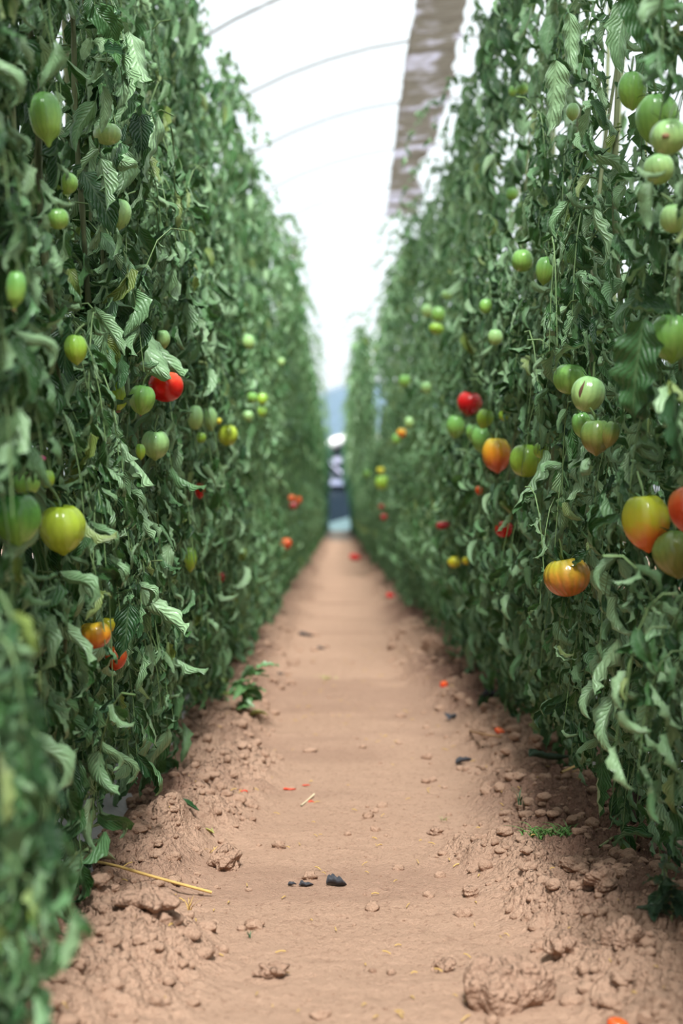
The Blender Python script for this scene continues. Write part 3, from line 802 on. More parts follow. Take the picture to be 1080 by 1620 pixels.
def build_shoot(side, y0, cx, yc, r, z0, reach, drop, parent, leafmat):
    """a thin young shoot leaning over the aisle"""
    fx = float(face_x(side, np.array([y0]), np.array([z0]))[0])
    t = np.linspace(0, 1, 10)
    dirx = -side
    P = np.stack([fx + side * 0.06 + dirx * reach * t, y0 + 0.10 * r.normal() * t, z0 + 0.16 * np.sin(t * 2.2) - drop * t ** 2.5], -1)
    V1, Q1 = tube_arrays(P, 0.0022 * np.linspace(1.2, 0.4, 10), 4)
    m = 26
    tt = r.uniform(0.15, 1, m); i = np.clip((tt * 9).astype(int), 0, 8)
    B = P[i] + (P[i + 1] - P[i]) * (tt * 9 - i)[:, None]
    d = r.normal(0, 0.6, (m, 3)) + np.array([0, 0, -0.9]); nn = r.normal(0, 1, (m, 3)) + np.array([0, 0, 0.6])
    V2, Q2, UV2, R2 = instance_leaflets(LIB_MID, B, d, nn, r.uniform(0.03, 0.06, m), np.full(m, 0.35), r)
    V = np.concatenate([V1, V2]) - np.array([cx, yc, 0]); Q = np.concatenate([Q1, Q2 + len(V1)])
    UV = np.concatenate([np.zeros((len(V1), 2)), UV2]); R = np.concatenate([np.full(len(V1), .5), R2])
    mi = np.concatenate([np.ones(len(Q1)), np.zeros(len(Q2))])
    return mesh_np('shoot', V, Q, mats=[leafmat, STALK], uv=UV, attr={'rnd': R}, matidx=mi, parent=parent)

def stem_tube(name, P, rad, parent, base, mat=STEM, n=8):
    P = np.asarray(P, float)
    t = np.linspace(0, len(P) - 1, len(P) * 5)
    Pi = np.stack([np.interp(t, np.arange(len(P)), P[:, k]) for k in range(3)], -1)
    for _ in range(3): Pi[1:-1] = (Pi[:-2] + Pi[1:-1] * 2 + Pi[2:]) / 4
    rr = rad * (1 + 0.12 * np.sin(t * 5.1) + 0.08 * np.sin(t * 13))
    V, Q = tube_arrays(Pi, rr, n)
    return mesh_np(name, V - np.array(base), Q, mat, parent=parent)

ordinal = ['nearest', 'second nearest', 'third nearest', 'fourth nearest', 'fifth nearest', 'sixth nearest', 'seventh nearest', 'eighth nearest', 'ninth nearest', 'tenth nearest', 'eleventh nearest', 'twelfth nearest', 'thirteenth nearest']
HX = {-1: -0.85, 1: 1.05}

def hero_leaves(side, yc):
    h = []
    if side < 0 and abs(yc - 1.42) < 0.1:
        # the blurred drooping branch low at the left edge, close to the camera
        r = np.random.default_rng(77)
        for px, py, D in [(-10, 985, 1.42), (25, 1000, 1.45), (5, 1060, 1.42), (30, 1080, 1.40), (-15, 1130, 1.38), (20, 1150, 1.42), (40, 1200, 1.45), (70, 1225, 1.45), (10, 1240, 1.40),
                          (45, 1290, 1.42), (85, 1300, 1.46), (10, 1330, 1.40), (60, 1360, 1.44), (95, 1370, 1.46), (25, 1420, 1.42), (70, 1440, 1.44), (0, 1460, 1.4), (40, 1500, 1.42), (15, 1550, 1.42),
                          (50, 1580, 1.44), (0, 1600, 1.4), (110, 1420, 1.47), (30, 1640, 1.42), (-30, 1200, 1.38), (-30, 1350, 1.38), (-25, 1500, 1.38), (-20, 1050, 1.38), (-20, 1620, 1.38)]:
            h.append((np.array(at(px, py, D)), r.uniform(-0.9, 0.9), r.uniform(0.06, 0.10), 1.5, r.uniform(0.050, 0.072), r.uniform(0.45, 0.8)))
    if side > 0 and abs(yc - 2.3) < 0.2:
        r = np.random.default_rng(78)
        for px, py, D in [(1040, 985, 2.2), (1000, 1035, 2.15), (985, 1090, 2.2), (1020, 1130, 2.2), (1050, 1160, 2.25), (1065, 1080, 2.2)]:
            h.append((np.array(at(px, py, D)), PI + r.uniform(-0.7, 0.7), r.uniform(0.10, 0.14), 1.8, r.uniform(0.06, 0.08), r.uniform(0.85, 1.0)))
    if side < 0 and abs(yc - 3.7) < 0.23:
        r = np.random.default_rng(79)
        for px, py, D in [(250, 1150, 3.75), (232, 1200, 3.72), (268, 1225, 3.78), (238, 1255, 3.72), (275, 1180, 3.8)]:
            h.append((np.array(at(px, py, D)), r.uniform(-0.7, 0.7), 0.12, 1.8, 0.085, 0.7))
    return h

near_ys = [1.42, 1.87, 2.32, 2.77, 3.22, 3.67, 4.12, 4.57, 5.02, 5.47, 5.92, 6.37]
for side in (-1, 1):
    nm = 'left' if side < 0 else 'right'
    for i, yc in enumerate(near_ys):
        r = np.random.default_rng(100 + i + (50 if side > 0 else 0))
        cx = HX[side] + r.normal(0, 0.02)
        root = empty('tomato_plant', (cx, yc, 0.0))
        look = ['a blurred drooping branch', 'dark broad curled leaves', 'a thick bare stem', 'long drooping leaves', 'tightly rolled leaves', 'leaves hanging to the soil',
                'dense wilted leaves', 'pale rolled leaves', 'slightly blurred curled leaves', 'slightly blurred hanging leaves', 'blurred curled leaves', 'blurred green leaves'][i]
        if side > 0 and i == 0: look = 'blurred curled leaves'
        tag(root, f'tomato plant with {look} in {nm} row, {ordinal[i]} the camera', 'tomato plant', f'tomato plants near the camera in the {nm} row')
        zc = H + 0.37 * (yc + 0.3) + 0.15
        hi = yc < 4.3
        nl = 470
        if yc < 1.6: nl = 120
        fo = foliage(side, yc, cx, r, nl, LIB_HI if hi else LIB_MID, LIB_LO if not hi else LIB_MID, hero=hero_leaves(side, yc), cull=True, split_z=zc,
                     sizek=1.12 if (side < 0 and yc < 3.3) else 1.0)
        mesh_np('foliage', fo[0], fo[1], mats=[LEAF, STALK], uv=fo[2], attr={'rnd': fo[3]}, matidx=fo[4], parent=root)
        # main stem, leaning towards the aisle
        zz = np.linspace(0, 2.85, 9)
        P = np.stack([np.interp(zz, [0, 0.5, 1.5, 2.85], [cx, cx - side * 0.08, cx - side * 0.16, cx - side * 0.12]) + r.normal(0, 0.012, 9), yc + r.normal(0, 0.02, 9), zz], -1)
        traced = [s for s in STEMS if s[0] == side and abs(s[2] - yc) < 0.23]
        stem_tube('main_stem', P, 0.0075, root, (cx, yc, 0))
        for s in traced:
            P = np.array([at(px, py, s[2]) for px, py in s[1]])
            stem_tube('side_stem', P, s[3], root, (cx, yc, 0))
        for q in range(2):
            z0 = r.uniform(0.2, 0.6); yb = yc + r.uniform(-0.1, 0.1)
            zz = np.linspace(z0, z0 + r.uniform(0.8, 1.8), 6)
            fx = face_x(side, np.full(6, yb), zz) + side * 0.07
            P = np.stack([fx + r.normal(0, 0.012, 6), yb + np.cumsum(r.normal(0, 0.03, 6)), zz], -1)
            if not cull_mask(P, np.full(6, 0.03)).any():
                stem_tube('side_stem', P, 0.0042, root, (cx, yc, 0), n=6)
        if yc > 4.9:
            build_shoot(side, yc, cx, yc, r, 2.9 if side > 0 else 2.85, r.uniform(0.05, 0.15), r.uniform(0.1, 0.3), root, LEAF_YOUNG)

# far rows: four plants of each side in two distance bands, copied
def far_protos(side, y_ref, n, nl, lib, lib2, sizek, seed):
    out = []
    for k in range(n):
        r = np.random.default_rng(seed + k)
        cx = HX[side]
        fo = foliage(side, y_ref, cx, r, nl, lib, lib2, sizek=sizek, thin=0.8, span=0.30)
        root = empty('tomato_plant', (cx, y_ref, 0))
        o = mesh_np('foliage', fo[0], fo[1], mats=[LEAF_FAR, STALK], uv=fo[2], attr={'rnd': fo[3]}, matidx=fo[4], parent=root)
        zz = np.linspace(0, 2.8, 8)
        P = np.stack([cx - side * 0.1 * np.sin(zz) + r.normal(0, 0.012, 8), y_ref + r.normal(0, 0.02, 8), zz], -1)
        s = stem_tube('main_stem', P, 0.007, root, (cx, y_ref, 0), n=5)
        sh = build_shoot(side, y_ref, cx, y_ref, r, 2.85 + 0.1 * r.random(), r.uniform(0.10, 0.34), r.uniform(0.15, 0.5), root, LEAF_YOUNG)
        out.append(root)
    return out

def copy_tree(o, loc):
    c = o.copy(); c.location = loc; COL.objects.link(c)
    for ch in o.children:
        d = ch.copy(); d.parent = c; COL.objects.link(d)
    return c

for side in (-1, 1):
    nm = 'left' if side < 0 else 'right'
    bands = [(6.82, 10.5, 8.6, 3, 320, LIB_MID, LIB_LO, 1.0, 'softly blurred tomato plant in the {} row, beyond the near ones', 'softly blurred tomato plants of the {} row'),
             (10.5, 16.0, 13.0, 3, 290, LIB_LO, LIB_LO, 1.1, 'blurred tomato plant halfway down the {} row', 'blurred tomato plants halfway down the {} row'),
             (16.0, 58.5, 21.0, 4, 210, LIB_LO, LIB_LO, 1.3, 'very blurred distant tomato plant towards the far end of the {} row', 'distant tomato plants of the {} row')]
    for bi, (y0, y1, yr, n, nl, la, lb, sk, lab, grp) in enumerate(bands):
        pr = far_protos(side, yr, n, nl, la, lb, sk, 700 + 40 * bi + (20 if side > 0 else 0))
        y = y0; k = 0; used = 0
        rr = random.Random(side * 10 + bi)
        while y < y1:
            base = pr[k % n] if k < n else pr[rr.randrange(n)]
            # the row's face line at this distance relative to the source's
            dx = float(face_x(side, np.array([y]), np.array([1.0]))[0] - face_x(side, np.array([yr]), np.array([1.0]))[0]) * 0.4
            loc = (HX[side] + dx + rr.uniform(-0.025, 0.025), y, 0)
            if k < n: c = base; c.location = loc
            else: c = copy_tree(base, loc)
            c.scale = (1, 1, rr.uniform(0.94, 1.03))
            tag(c, lab.format(nm), 'tomato plant', grp.format(nm))
            y += 0.45; k += 1

# ------------------------------------------------------------------ building the tomatoes
def tomato_shape(shape, r, asp):
    nu, nv = 40, 26
    ph = np.linspace(0, 2 * PI, nu, endpoint=False); th = np.linspace(0, PI, nv)
    TH, PH = np.meshgrid(th, ph, indexing='ij')
    t = TH / PI
    par = dict(heart=(0.30, 0.07, 5, 0.10, 0.0), round=(0.05, 0.05, 5, 0.09, 0.0), pear=(0.20, 0.06, 5, 0.09, 0.0),
               beef=(0.10, 0.05, 9, 0.16, 0.0), scar=(0.06, 0.05, 5, 0.09, 0.0), crack=(0.16, 0.05, 6, 0.10, 0.0))[shape]
    taper, lobe, nl, dim, _ = par
    rad = np.sin(TH) ** 0.88
    z = np.cos(TH)
    low = np.clip((t - 0.42) / 0.58, 0, 1)
    rad = rad * (1 - taper * low ** 1.4)
    if shape == 'heart': rad = rad * (1 - 0.16 * np.exp(-((t - 0.93) / 0.06) ** 2)); z = z - 0.10 * np.exp(-((t - 1.0) / 0.07) ** 2)
    if shape == 'pear':
        rad = rad * (1 - 0.52 * sstep(0.66, 0.84, t)) ; rad = rad * (1 + 0.10 * np.exp(-((t - 0.3) / 0.2) ** 2)); z = z - 0.10 * low ** 3
    p0 = r.uniform(0, 6)
    lf = (1 - 0.75 * t)
    rad = rad * (1 + lobe * lf * np.abs(np.cos(nl * PH / 2 + p0)) * 1.6 - lobe * lf + (0.035 * np.cos(2 * PH + p0) if shape != 'beef' else 0.04 * np.cos(2 * PH)))
    if shape == 'beef': rad = rad * (1 + 0.02 * np.cos(17 * PH) * lf)
    z = z - dim * 2.6 * np.exp(-(rad / 0.34) ** 2) * (TH < PI / 2)
    if shape == 'heart': z = z + 0.07 * np.cos(2 * PH + 0.3) * rad * np.clip(1 - 1.8 * t, 0, 1)
    if shape == 'crack':
        a = np.angle(np.exp(1j * (PH - (-PI / 2 - 0.60))))
        g = np.exp(-(a / 0.075) ** 2) * np.exp(-((t - 0.45) / 0.17) ** 4)
        rad = rad * (1 - 0.20 * g)
    V = np.stack([0.5 * rad * np.cos(PH), 0.5 * rad * np.sin(PH), 0.5 * z * asp], -1).reshape(-1, 3)
    Q = grid_q(nu, nv, wrap=True)[:, ::-1]
    zt = V[:nu, 2].mean()
    return V, Q, zt

def build_tomato(d, i):
    r = np.random.default_rng(900 + i)
    size = d['w'] / F * d['D']
    asp = d['h'] / d['w']
    V, Q, zt = tomato_shape(d['shape'], r, asp)
    # material coordinates run -0.5..0.5 whatever the proportions
    detail = d['w'] > 24
    root = mesh_np('tomato', V, Q, TM[d['skin']], loc=d['p'])
    root.scale = (size, size, size)
    tilt = r.normal(0, 0.10, 2)
    root.rotation_euler = (tilt[0] - 0.02, tilt[1] + 0.06 * d['side'], 0 if d['shape'] in ('crack', 'scar') else r.uniform(0, 6))
    tag(root, d['label'], 'tomato', 'tomatoes hanging in the ' + ('left' if d['side'] < 0 else 'right') + ' row')
    if not detail: return
    b = Bag()
    for k in range(6):
        a = k * PI / 3 + r.normal(0, 0.2); L = r.uniform(0.28, 0.42); nv = 7
        t = np.linspace(0, 1, nv)
        rr = 0.03 + L * t; zz = zt + 0.02 + 0.10 * np.sin(t * 2.2) + 0.16 * t ** 3 * r.uniform(-0.2, 1.5)
        wd = 0.032 * np.sin(PI * np.clip(t * 0.9 + 0.1, 0, 1)) ** 0.7 + 0.003
        cx_, cy_ = math.cos(a), math.sin(a)
        rows = []
        for j in range(nv):
            c = np.array([cx_ * rr[j], cy_ * rr[j], zz[j]]); s = np.array([-cy_, cx_, 0]) * wd[j]
            rows += [c - s, c + np.array([0, 0, -0.010]), c + s]
        b.add(np.array(rows), grid_q(3, nv))
    b.build('calyx', CALYX, root)
    ln = r.uniform(0.45, 0.75); t = np.linspace(0, 1, 9)
    bx, by = r.normal(0, 0.18, 2)
    P = np.stack([bx * t ** 2 + 0.03 * np.sin(t * 5), by * t ** 2 + 0.22 * t ** 2, zt - 0.02 + ln * t], -1)
    rad = 0.026 + 0.016 * np.exp(-((t - 0.55) / 0.08) ** 2)
    V, Q = tube_arrays(P, rad * 0.075 / max(size, 0.045), 7); mesh_np('fruit_stalk', V, Q, STALK, parent=root)
    if d['label'].find('scar') >= 0 or d['label'].find('dried tip') >= 0:
        if 'in front of the largest' in d['label']: c = np.array([-0.18, -0.445, -0.06]); rs_ = 0.10
        elif 'heart-shaped' in d['label']: c = np.array([0, 0, -0.52 * asp - 0.01]); rs_ = 0.05
        else: c = np.array([0, 0, -0.53 * asp]); rs_ = 0.09
        V, T = clod_arrays(c, rs_, 3, i, 0.7); mesh_np('blossom_scar', V, T, SCAR, parent=root)
    if d['shape'] == 'crack':
        t = np.linspace(0, 1, 14); a = -PI / 2 - 0.60 + 0.05 * np.sin(t * 7)
        zz = (0.28 - 0.62 * t) * asp
        rr = 0.5 * np.sqrt(np.clip(1 - (zz / (0.5 * asp)) ** 2, 0, 1)) * 0.92
        P = np.stack([rr * np.cos(a), rr * np.sin(a), zz], -1)
        V, Q = tube_arrays(P, 0.058 * np.sin(PI * np.clip(t, 0.05, 0.95)), 8); mesh_np('crack', V, Q, DEADBROWN, parent=root)
for i, d in enumerate(tom_data): build_tomato(d, i)

# ------------------------------------------------------------------ polytunnel
TX, TR, TZ = 1.0, 3.5, 0.68
def arch(n=40, r=TR):
    a = np.linspace(0, PI, n)
    p = [(TX - r, 0.0)] + [(TX - r * math.cos(t), TZ + r * math.sin(t)) for t in a] + [(TX + r, 0.0)]
    return np.array(p)
def cover(name, y0, y1, mat, label):
    A = arch(); yy = np.arange(y0, y1 + 0.01, 0.75)
    sag = 0.02 * (1 - np.cos(2 * PI * (yy - 10.1) / 1.5))
    V = np.zeros((len(yy), len(A), 3))
    for j, y in enumerate(yy):
        c = np.array([TX, TZ]); q = c + (A - c) * (1.012 - sag[j] * 0.15)
        V[j, :, 0] = q[:, 0]; V[j, :, 1] = y; V[j, :, 2] = np.maximum(q[:, 1], 0)
    o = mesh_np(name, V.reshape(-1, 3), grid_q(len(A), len(yy)), mat)
    tag(o, label, 'roof', kind='structure')
cover('ceiling', -6.4, 37.1, FILM, 'white translucent film roof of the polytunnel')
cover('ceiling', 37.1, 58.9, FILM_HAZE, 'film roof with dull blue haze in its colour at the far end of the polytunnel')

fr = empty('tunnel_frame', (TX, 10, 0)); tag(fr, 'white arched metal hoops carrying the tunnel film', 'tunnel frame')
A3 = arch(36, TR - 0.03)
k = 0
y = 10.1 - 1.5 * 11
while y < 60:
    P = np.stack([A3[:, 0] - TX, np.full(len(A3), y - 10), A3[:, 1]], -1)
    V, Q = tube_arrays(P, 0.017, 6); mesh_np('hoop', V, Q, WHITE_PIPE, parent=fr)
    if y + 0.75 < 60:
        P2 = P.copy(); P2[:, 1] += 0.75; P2[:, [0, 2]] = (P2[:, [0, 2]] - np.array([0, TZ])) * 1.0 + np.array([0, TZ])
        V, Q = tube_arrays(P2, 0.005, 4); mesh_np('tension_wire', V, Q, WIRE, parent=fr)
    y += 1.5

# crossing tie wires high up on the left
a = at(464, 0, 8.0)
for q, (x1, y1) in enumerate([(360, 15), (360, 51)]):
    b1 = at(x1, y1, 8.0); dv = (b1 - a)
    p0 = a - dv * 0.15; p1 = a + dv * 3.2
    bg_ = Bag(); bg_.tube([p0, (p0 + p1) / 2 + Vector((0, 0, -0.02)), p1], 0.0022, 5)
    tag(bg_.build('tie_wire', WIRE), ['upper', 'lower'][q] + ' of two thin wires crossing the roof at upper left', 'wire')

# trellis wires the plants hang from
for side in (-1, 1):
    for j, zz in enumerate((2.72, 3.05)):
        bg_ = Bag(); yy = np.linspace(-2, 59, 60)
        bg_.tube(np.stack([np.full(60, HX[side] - side * 0.12), yy, zz + 0.012 * np.sin(yy * 2.1)], -1), 0.0018, 4)
        tag(bg_.build('trellis_wire', WIRE), f"{'lower' if j == 0 else 'upper'} of two trellis wires running over the {'left' if side < 0 else 'right'} tomato row", 'wire')

# torn shade strip hanging under the roof right of the aisle
def strip():
    yy = np.arange(4.5, 15.7, 0.06); u = np.linspace(0, 1, 12)
    U, YY = np.meshgrid(u, yy)
    sc = 0.5 - 0.5 * np.cos(2 * PI * (YY - 10.1) / 1.5)
    xl = 0.50 + 0.04 * vnoise(YY * 0.6, YY * 0, 3) + 0.012 * vnoise(YY * 7, YY * 0, 5)
    xr = 0.82 + 0.14 * vnoise(YY * 0.8, YY * 0, 13) + 0.04 * vnoise(YY * 6, YY * 0, 15)
    XX = xl + (xr - xl) * U
    ZZ = TZ + np.sqrt((TR - 0.06) ** 2 - (XX - TX) ** 2) - 0.05 - sc * 0.045 * np.sin(PI * (0.15 + 0.7 * U)) + 0.012 * fbm(XX * 9, YY * 12, 44, 3)
    m, nt, out = new_mat('weathered_shade_strip'); L = nt.links
    tc = nt.nodes.new('ShaderNodeTexCoord')
    mp = nt.nodes.new('ShaderNodeMapping'); mp.inputs['Scale'].default_value = (1.5, 9, 2); L.new(tc.outputs['Object'], mp.inputs[0])
    n1 = N(nt, 'ShaderNodeTexNoise', Scale=3.0, Detail=5.0); L.new(mp.outputs[0], n1.inputs['Vector'])
    n2 = N(nt, 'ShaderNodeTexNoise', Scale=3.4, Detail=3.0); L.new(tc.outputs['Object'], n2.inputs['Vector'])
    c = mixc(nt, n1.outputs['Fac'], (0.24, 0.22, 0.185), (0.56, 0.55, 0.52))
    patch = nt.nodes.new('ShaderNodeValToRGB'); patch.color_ramp.elements[0].position = 0.50; patch.color_ramp.elements[1].position = 0.60
    L.new(n2.outputs['Fac'], patch.inputs[0])
    c = mixc(nt, patch.outputs[0], c, (0.72, 0.72, 0.80))
    df = nt.nodes.new('ShaderNodeBsdfDiffuse'); tl = nt.nodes.new('ShaderNodeBsdfTranslucent')
    L.new(c, df.inputs[0]); L.new(c, tl.inputs[0])
    ms = nt.nodes.new('ShaderNodeMixShader'); ms.inputs[0].default_value = 0.55
    L.new(df.outputs[0], ms.inputs[1]); L.new(tl.outputs[0], ms.inputs[2]); L.new(ms.outputs[0], out.inputs[0])
    o = mesh_np('shade_strip', np.stack([XX, YY, ZZ], -1).reshape(-1, 3), grid_q(12, len(yy)), m)
    md = o.modifiers.new('thick', 'SOLIDIFY'); md.thickness = 0.004
    tag(o, 'weathered grey brown shade strip sagging under the tunnel roof', 'shade strip')
strip()

# far end of the tunnel: frame with bars, brace and dark net behind
NET = simple('dark_net', (0.045, 0.06, 0.075), 0.9, var=0.5, scale=1.5)
PALE = simple('pale_green_sheet', (0.50, 0.60, 0.54), 0.7)
FASC = simple('white_fascia', (0.85, 0.87, 0.9), 0.5)
ye = 60.4
wb = empty('wall_back', (TX, ye, 0)); tag(wb, 'dark netted end wall of the tunnel with white rails', 'end wall', kind='structure')
def wall_poly():
    A = arch(24, TR); n = len(A)
    A = A[:]; V = []
    for yy in (0.05, 0.15):
        for x, z in A: V.append((x - TX, yy, z))
    V = np.array(V); Q = []
    for i in range(n // 2 - 1 + n % 2):
        Q.append((i, i + 1, n - 2 - i, n - 1 - i)); Q.append((n + i, 2 * n - 1 - i, 2 * n - 2 - i, n + i + 1))
    return V, np.array(Q)
V, Q = wall_poly(); mesh_np('net_panel', V, Q, NET, parent=wb, smooth=False)
P = arch(30, TR - 0.22); V, Q = tube_arrays(np.stack([P[:, 0] - TX, np.full(len(P), -0.1), P[:, 1]], -1), 0.24, 8); mesh_np('arch_fascia', V, Q, FASC, parent=wb)
for z0, t_ in ((3.0, 0.2), (2.05, 0.22)):
    bb = Bag(); bb.box((0, -0.1, z0), (6.4, 0.06, t_)); bb.build('rail', WHITE_BAR, wb, smooth=False)
bb = Bag(); bb.tube([(-1.5, -0.06, 3.0), (-0.5, -0.06, 2.1)], 0.06, 6); bb.build('diagonal_brace', WHITE_BAR, wb)
bb = Bag(); bb.add(np.array([[-2.4, -0.12, 0.0], [-0.4, -0.12, 0.0], [-0.4, -0.12, 0.62], [-2.2, -0.12, 0.12], [-2.4, -0.06, 0.0], [-0.4, -0.06, 0.0], [-0.4, -0.06, 0.62], [-2.2, -0.06, 0.12]]),
                np.array([[0, 1, 2, 3], [7, 6, 5, 4], [0, 4, 5, 1], [1, 5, 6, 2], [2, 6, 7, 3], [3, 7, 4, 0]])); bb.build('lower_sheet', PALE, wb, smooth=False)

# ------------------------------------------------------------------ things lying on the ground
def on_ground(px, py, z=0.0):
    g = ground_at(px, py)
    g = ground_at(px, py, gz(g.x, g.y)); return g

for i, (px, py, wp, hp, sk, lab) in enumerate([
    (561, 882, 19, 11, 'crimson', 'fallen red tomato far up the path, most distant of all'),
    (617, 943, 13, 10, 'crimson', 'fallen red tomato on the right edge of the path, second farthest'),
    (702, 1085, 13, 15, 'red', 'fallen red tomato on bare soil right of the path'),
    (790, 1157, 18, 11, 'redorange', 'flattened red orange tomato near the hanging leaves of the right row'),
    (977, 1622, 34, 20, 'redorange', 'red orange tomato cut by the bottom edge at right')]):
    g = on_ground(px, py + hp * 0.4); r = np.random.default_rng(i)
    V, Q, zt = tomato_shape('round', r, hp / wp)
    s = wp / F * g.y
    o = mesh_np('fallen_tomato', V, Q, TM[sk], loc=(g.x, g.y, g.z + 0.45 * s * hp / wp)); o.scale = (s, s, s); o.rotation_euler = (0.5 * r.normal() * 0.3, 0.2, r.uniform(0, 6))
    tag(o, lab, 'tomato', 'fallen tomatoes on the soil')

def curled_scrap(name, px, py, L, wd, az, mat, label, cat, group=None, curl=0.8, lift=0.006, twist=1.0, seed=0):
    g = on_ground(px, py); r = np.random.default_rng(seed + 5)
    nu, nv = 7, 13; t = np.linspace(0, 1, nv); V = []
    for i in range(nv):
        w_ = wd / 2 * (math.sin(PI * min(1, t[i] ** 0.8 * 0.96 + 0.03)) ** 0.7) * (1 + 0.2 * r.normal() * 0.5)
        for j in range(nu):
            u = j / (nu - 1) * 2 - 1; a = curl * u * PI * 0.6
            lx = math.sin(a) * w_; lz = (1 - math.cos(a)) * w_ * 0.9
            tw = twist * (t[i] - 0.5)
            V.append(((t[i] - 0.5) * L, lx * math.cos(tw) - lz * math.sin(tw) + 0.12 * L * math.sin(t[i] * 4), abs(lx * math.sin(tw)) + lz * math.cos(tw) + lift + 0.06 * L * math.sin(t[i] * 5 + seed)))
    V = np.array(V)
    UV = np.stack(np.meshgrid(np.linspace(0, 1, nu), t), -1).reshape(-1, 2)
    V[:, 2] -= V[:, 2].min()
    o = mesh_np(name, V, grid_q(nu, nv), mat, uv=UV, attr={'rnd': np.full(len(V), 0.4)}, loc=(g.x, g.y, g.z + 0.002)); o.rotation_euler = (0, 0, az)
    md = o.modifiers.new('thick', 'SOLIDIFY'); md.thickness = 0.0012
    tag(o, label, cat, group)

YLEAF = simple('yellowing_leaf', (0.42, 0.42, 0.12), 0.6, var=0.3)
OLEAF = simple('ochre_leaf', (0.55, 0.30, 0.07), 0.7, var=0.3)
PLEAF = simple('pale_leaf', (0.42, 0.45, 0.24), 0.6, var=0.3)
REDSK = simple('red_skin_scrap', (0.62, 0.06, 0.02), 0.4, var=0.2)
gr = 'scraps of red tomato skin on the path'
curled_scrap('tomato_skin_scrap', 387, 1257, 0.026, 0.020, 0.7, REDSK, 'red tomato skin scrap standing in a small hollow, leftmost of the scraps', 'tomato skin', gr, seed=1)
curled_scrap('tomato_skin_scrap', 458, 1252, 0.036, 0.012, 0.3, REDSK, 'long flat red tomato skin scrap left of the path centre', 'tomato skin', gr, seed=2)
curled_scrap('tomato_skin_scrap', 484, 1245, 0.024, 0.008, -0.2, REDSK, 'small red tomato skin scrap farthest from the camera of its group', 'tomato skin', gr, seed=3)
curled_scrap('tomato_skin_scrap', 492, 1272, 0.018, 0.012, 0.1, REDSK, 'small red tomato skin scrap beside the pale dry stalk', 'tomato skin', gr, seed=4)
curled_scrap('tomato_skin_scrap', 530, 1263, 0.008, 0.005, 0.1, REDSK, 'tiny red tomato skin speck, rightmost of the scraps', 'tomato skin', gr, seed=5)
gf = 'fallen leaves along the left row'
curled_scrap('fallen_leaf', 292, 1281, 0.085, 0.026, -0.35, LEAF, 'curled green fallen leaf on the soil below the left row', 'leaf', gf, curl=0.7, seed=6)
curled_scrap('fallen_leaf', 335, 1320, 0.055, 0.016, 1.9, YLEAF, 'twisted yellow green fallen leaf left of the pale clod', 'leaf', gf, twist=2.5, seed=7)
curled_scrap('fallen_leaf', 358, 1328, 0.045, 0.012, 0.0, PLEAF, 'pale fallen leaf strip lying on the pale clod', 'leaf', gf, seed=8)
curled_scrap('fallen_leaf', 178, 1336, 0.075, 0.020, 0.3, OLEAF, 'ochre dried leaf curled on the grey film', 'leaf', gf, twist=2.0, seed=9)
curled_scrap('fallen_leaf', 150, 1368, 0.085, 0.040, 0.1, PLEAF, 'pale yellow green crumpled leaf at the left row foot', 'leaf', gf, seed=10)
curled_scrap('fallen_leaf', 408, 1134, 0.07, 0.030, 0.1, YLEAF, 'yellow green leaf lying beside the left row sprig', 'leaf', gf, seed=11)
curled_scrap('fallen_leaf', 338, 1108, 0.08, 0.05, 0.8, LEAF, 'green leaf on the soil at the foot of the left row, farther than the sprig', 'leaf', gf, seed=12)
curled_scrap('fallen_leaf', 725, 1045, 0.14, 0.07, 1.5, LEAF_YOUNG, 'flat green leaf at the foot of the far right row', 'leaf', seed=13)
curled_scrap('fallen_leaf', 868, 1205, 0.12, 0.04, 0.4, WEED, 'dark fallen leaf under the hanging tip of the right row', 'leaf', seed=14)
ck = 'dark scraps on the path'
for i, (px, py, L, wd, az, lab) in enumerate([
    (532, 1403, 0.042, 0.034, 0.1, 'largest charcoal grey scrap in the middle of the path'),
    (484, 1404, 0.030, 0.016, 0.2, 'small dark scrap just left of the largest charcoal one'),
    (462, 1402, 0.018, 0.012, 0.0, 'tiny dark scrap, leftmost of the three in the path centre'),
    (734, 1209, 0.055, 0.030, 0.2, 'black torn scrap at the right path edge below the red orange tomato'),
    (714, 1140, 0.03, 0.05, 0.9, 'black scrap standing up at the right path edge'),
    (508, 1029, 0.045, 0.03, 0.3, 'small blurred black scrap in the middle of the far path'),
    (484, 1008, 0.10, 0.04, 0.0, 'flat blurred black scrap left of the far path centre'),
    (444, 1068, 0.03, 0.02, 0.2, 'small black speck on the left of the far path'),
    (786, 1105, 0.11, 0.05, 0.1, 'black piece of film at the foot of the right row')]):
    curled_scrap('dark_scrap', px, py, L, wd, az, CHAR, lab, 'scrap', ck, curl=0.75, seed=20 + i, twist=1.5)

def rod(name, pts, rad, mat, label, cat, n=6):
    P = [np.array(p) for p in pts]
    t = np.linspace(0, len(P) - 1, 14); P = np.array(P)
    Pi = np.stack([np.interp(t, np.arange(len(P)), P[:, k]) for k in range(3)], -1)
    for _ in range(2): Pi[1:-1] = (Pi[:-2] + Pi[1:-1] * 2 + Pi[2:]) / 4
    c = Pi.mean(0)
    V, Q = tube_arrays(Pi - c, rad, n); o = mesh_np(name, V, Q, mat, loc=c); tag(o, label, cat)
def gp(px, py, lift=0.006):
    g = on_ground(px, py); return (g.x, g.y, g.z + lift)
rod('straw', [gp(115, 1378, 0.03), gp(180, 1388, 0.025), gp(240, 1402, 0.02), gp(335, 1421, 0.012)], 0.0032, STRAW, 'long yellow straw pointing from the left row onto the soil', 'straw')
rod('straw', [gp(888, 1226), gp(915, 1213), gp(937, 1198, 0.012)], 0.0034, STRAW, 'short yellow straw beside the grey film at the right row', 'straw')
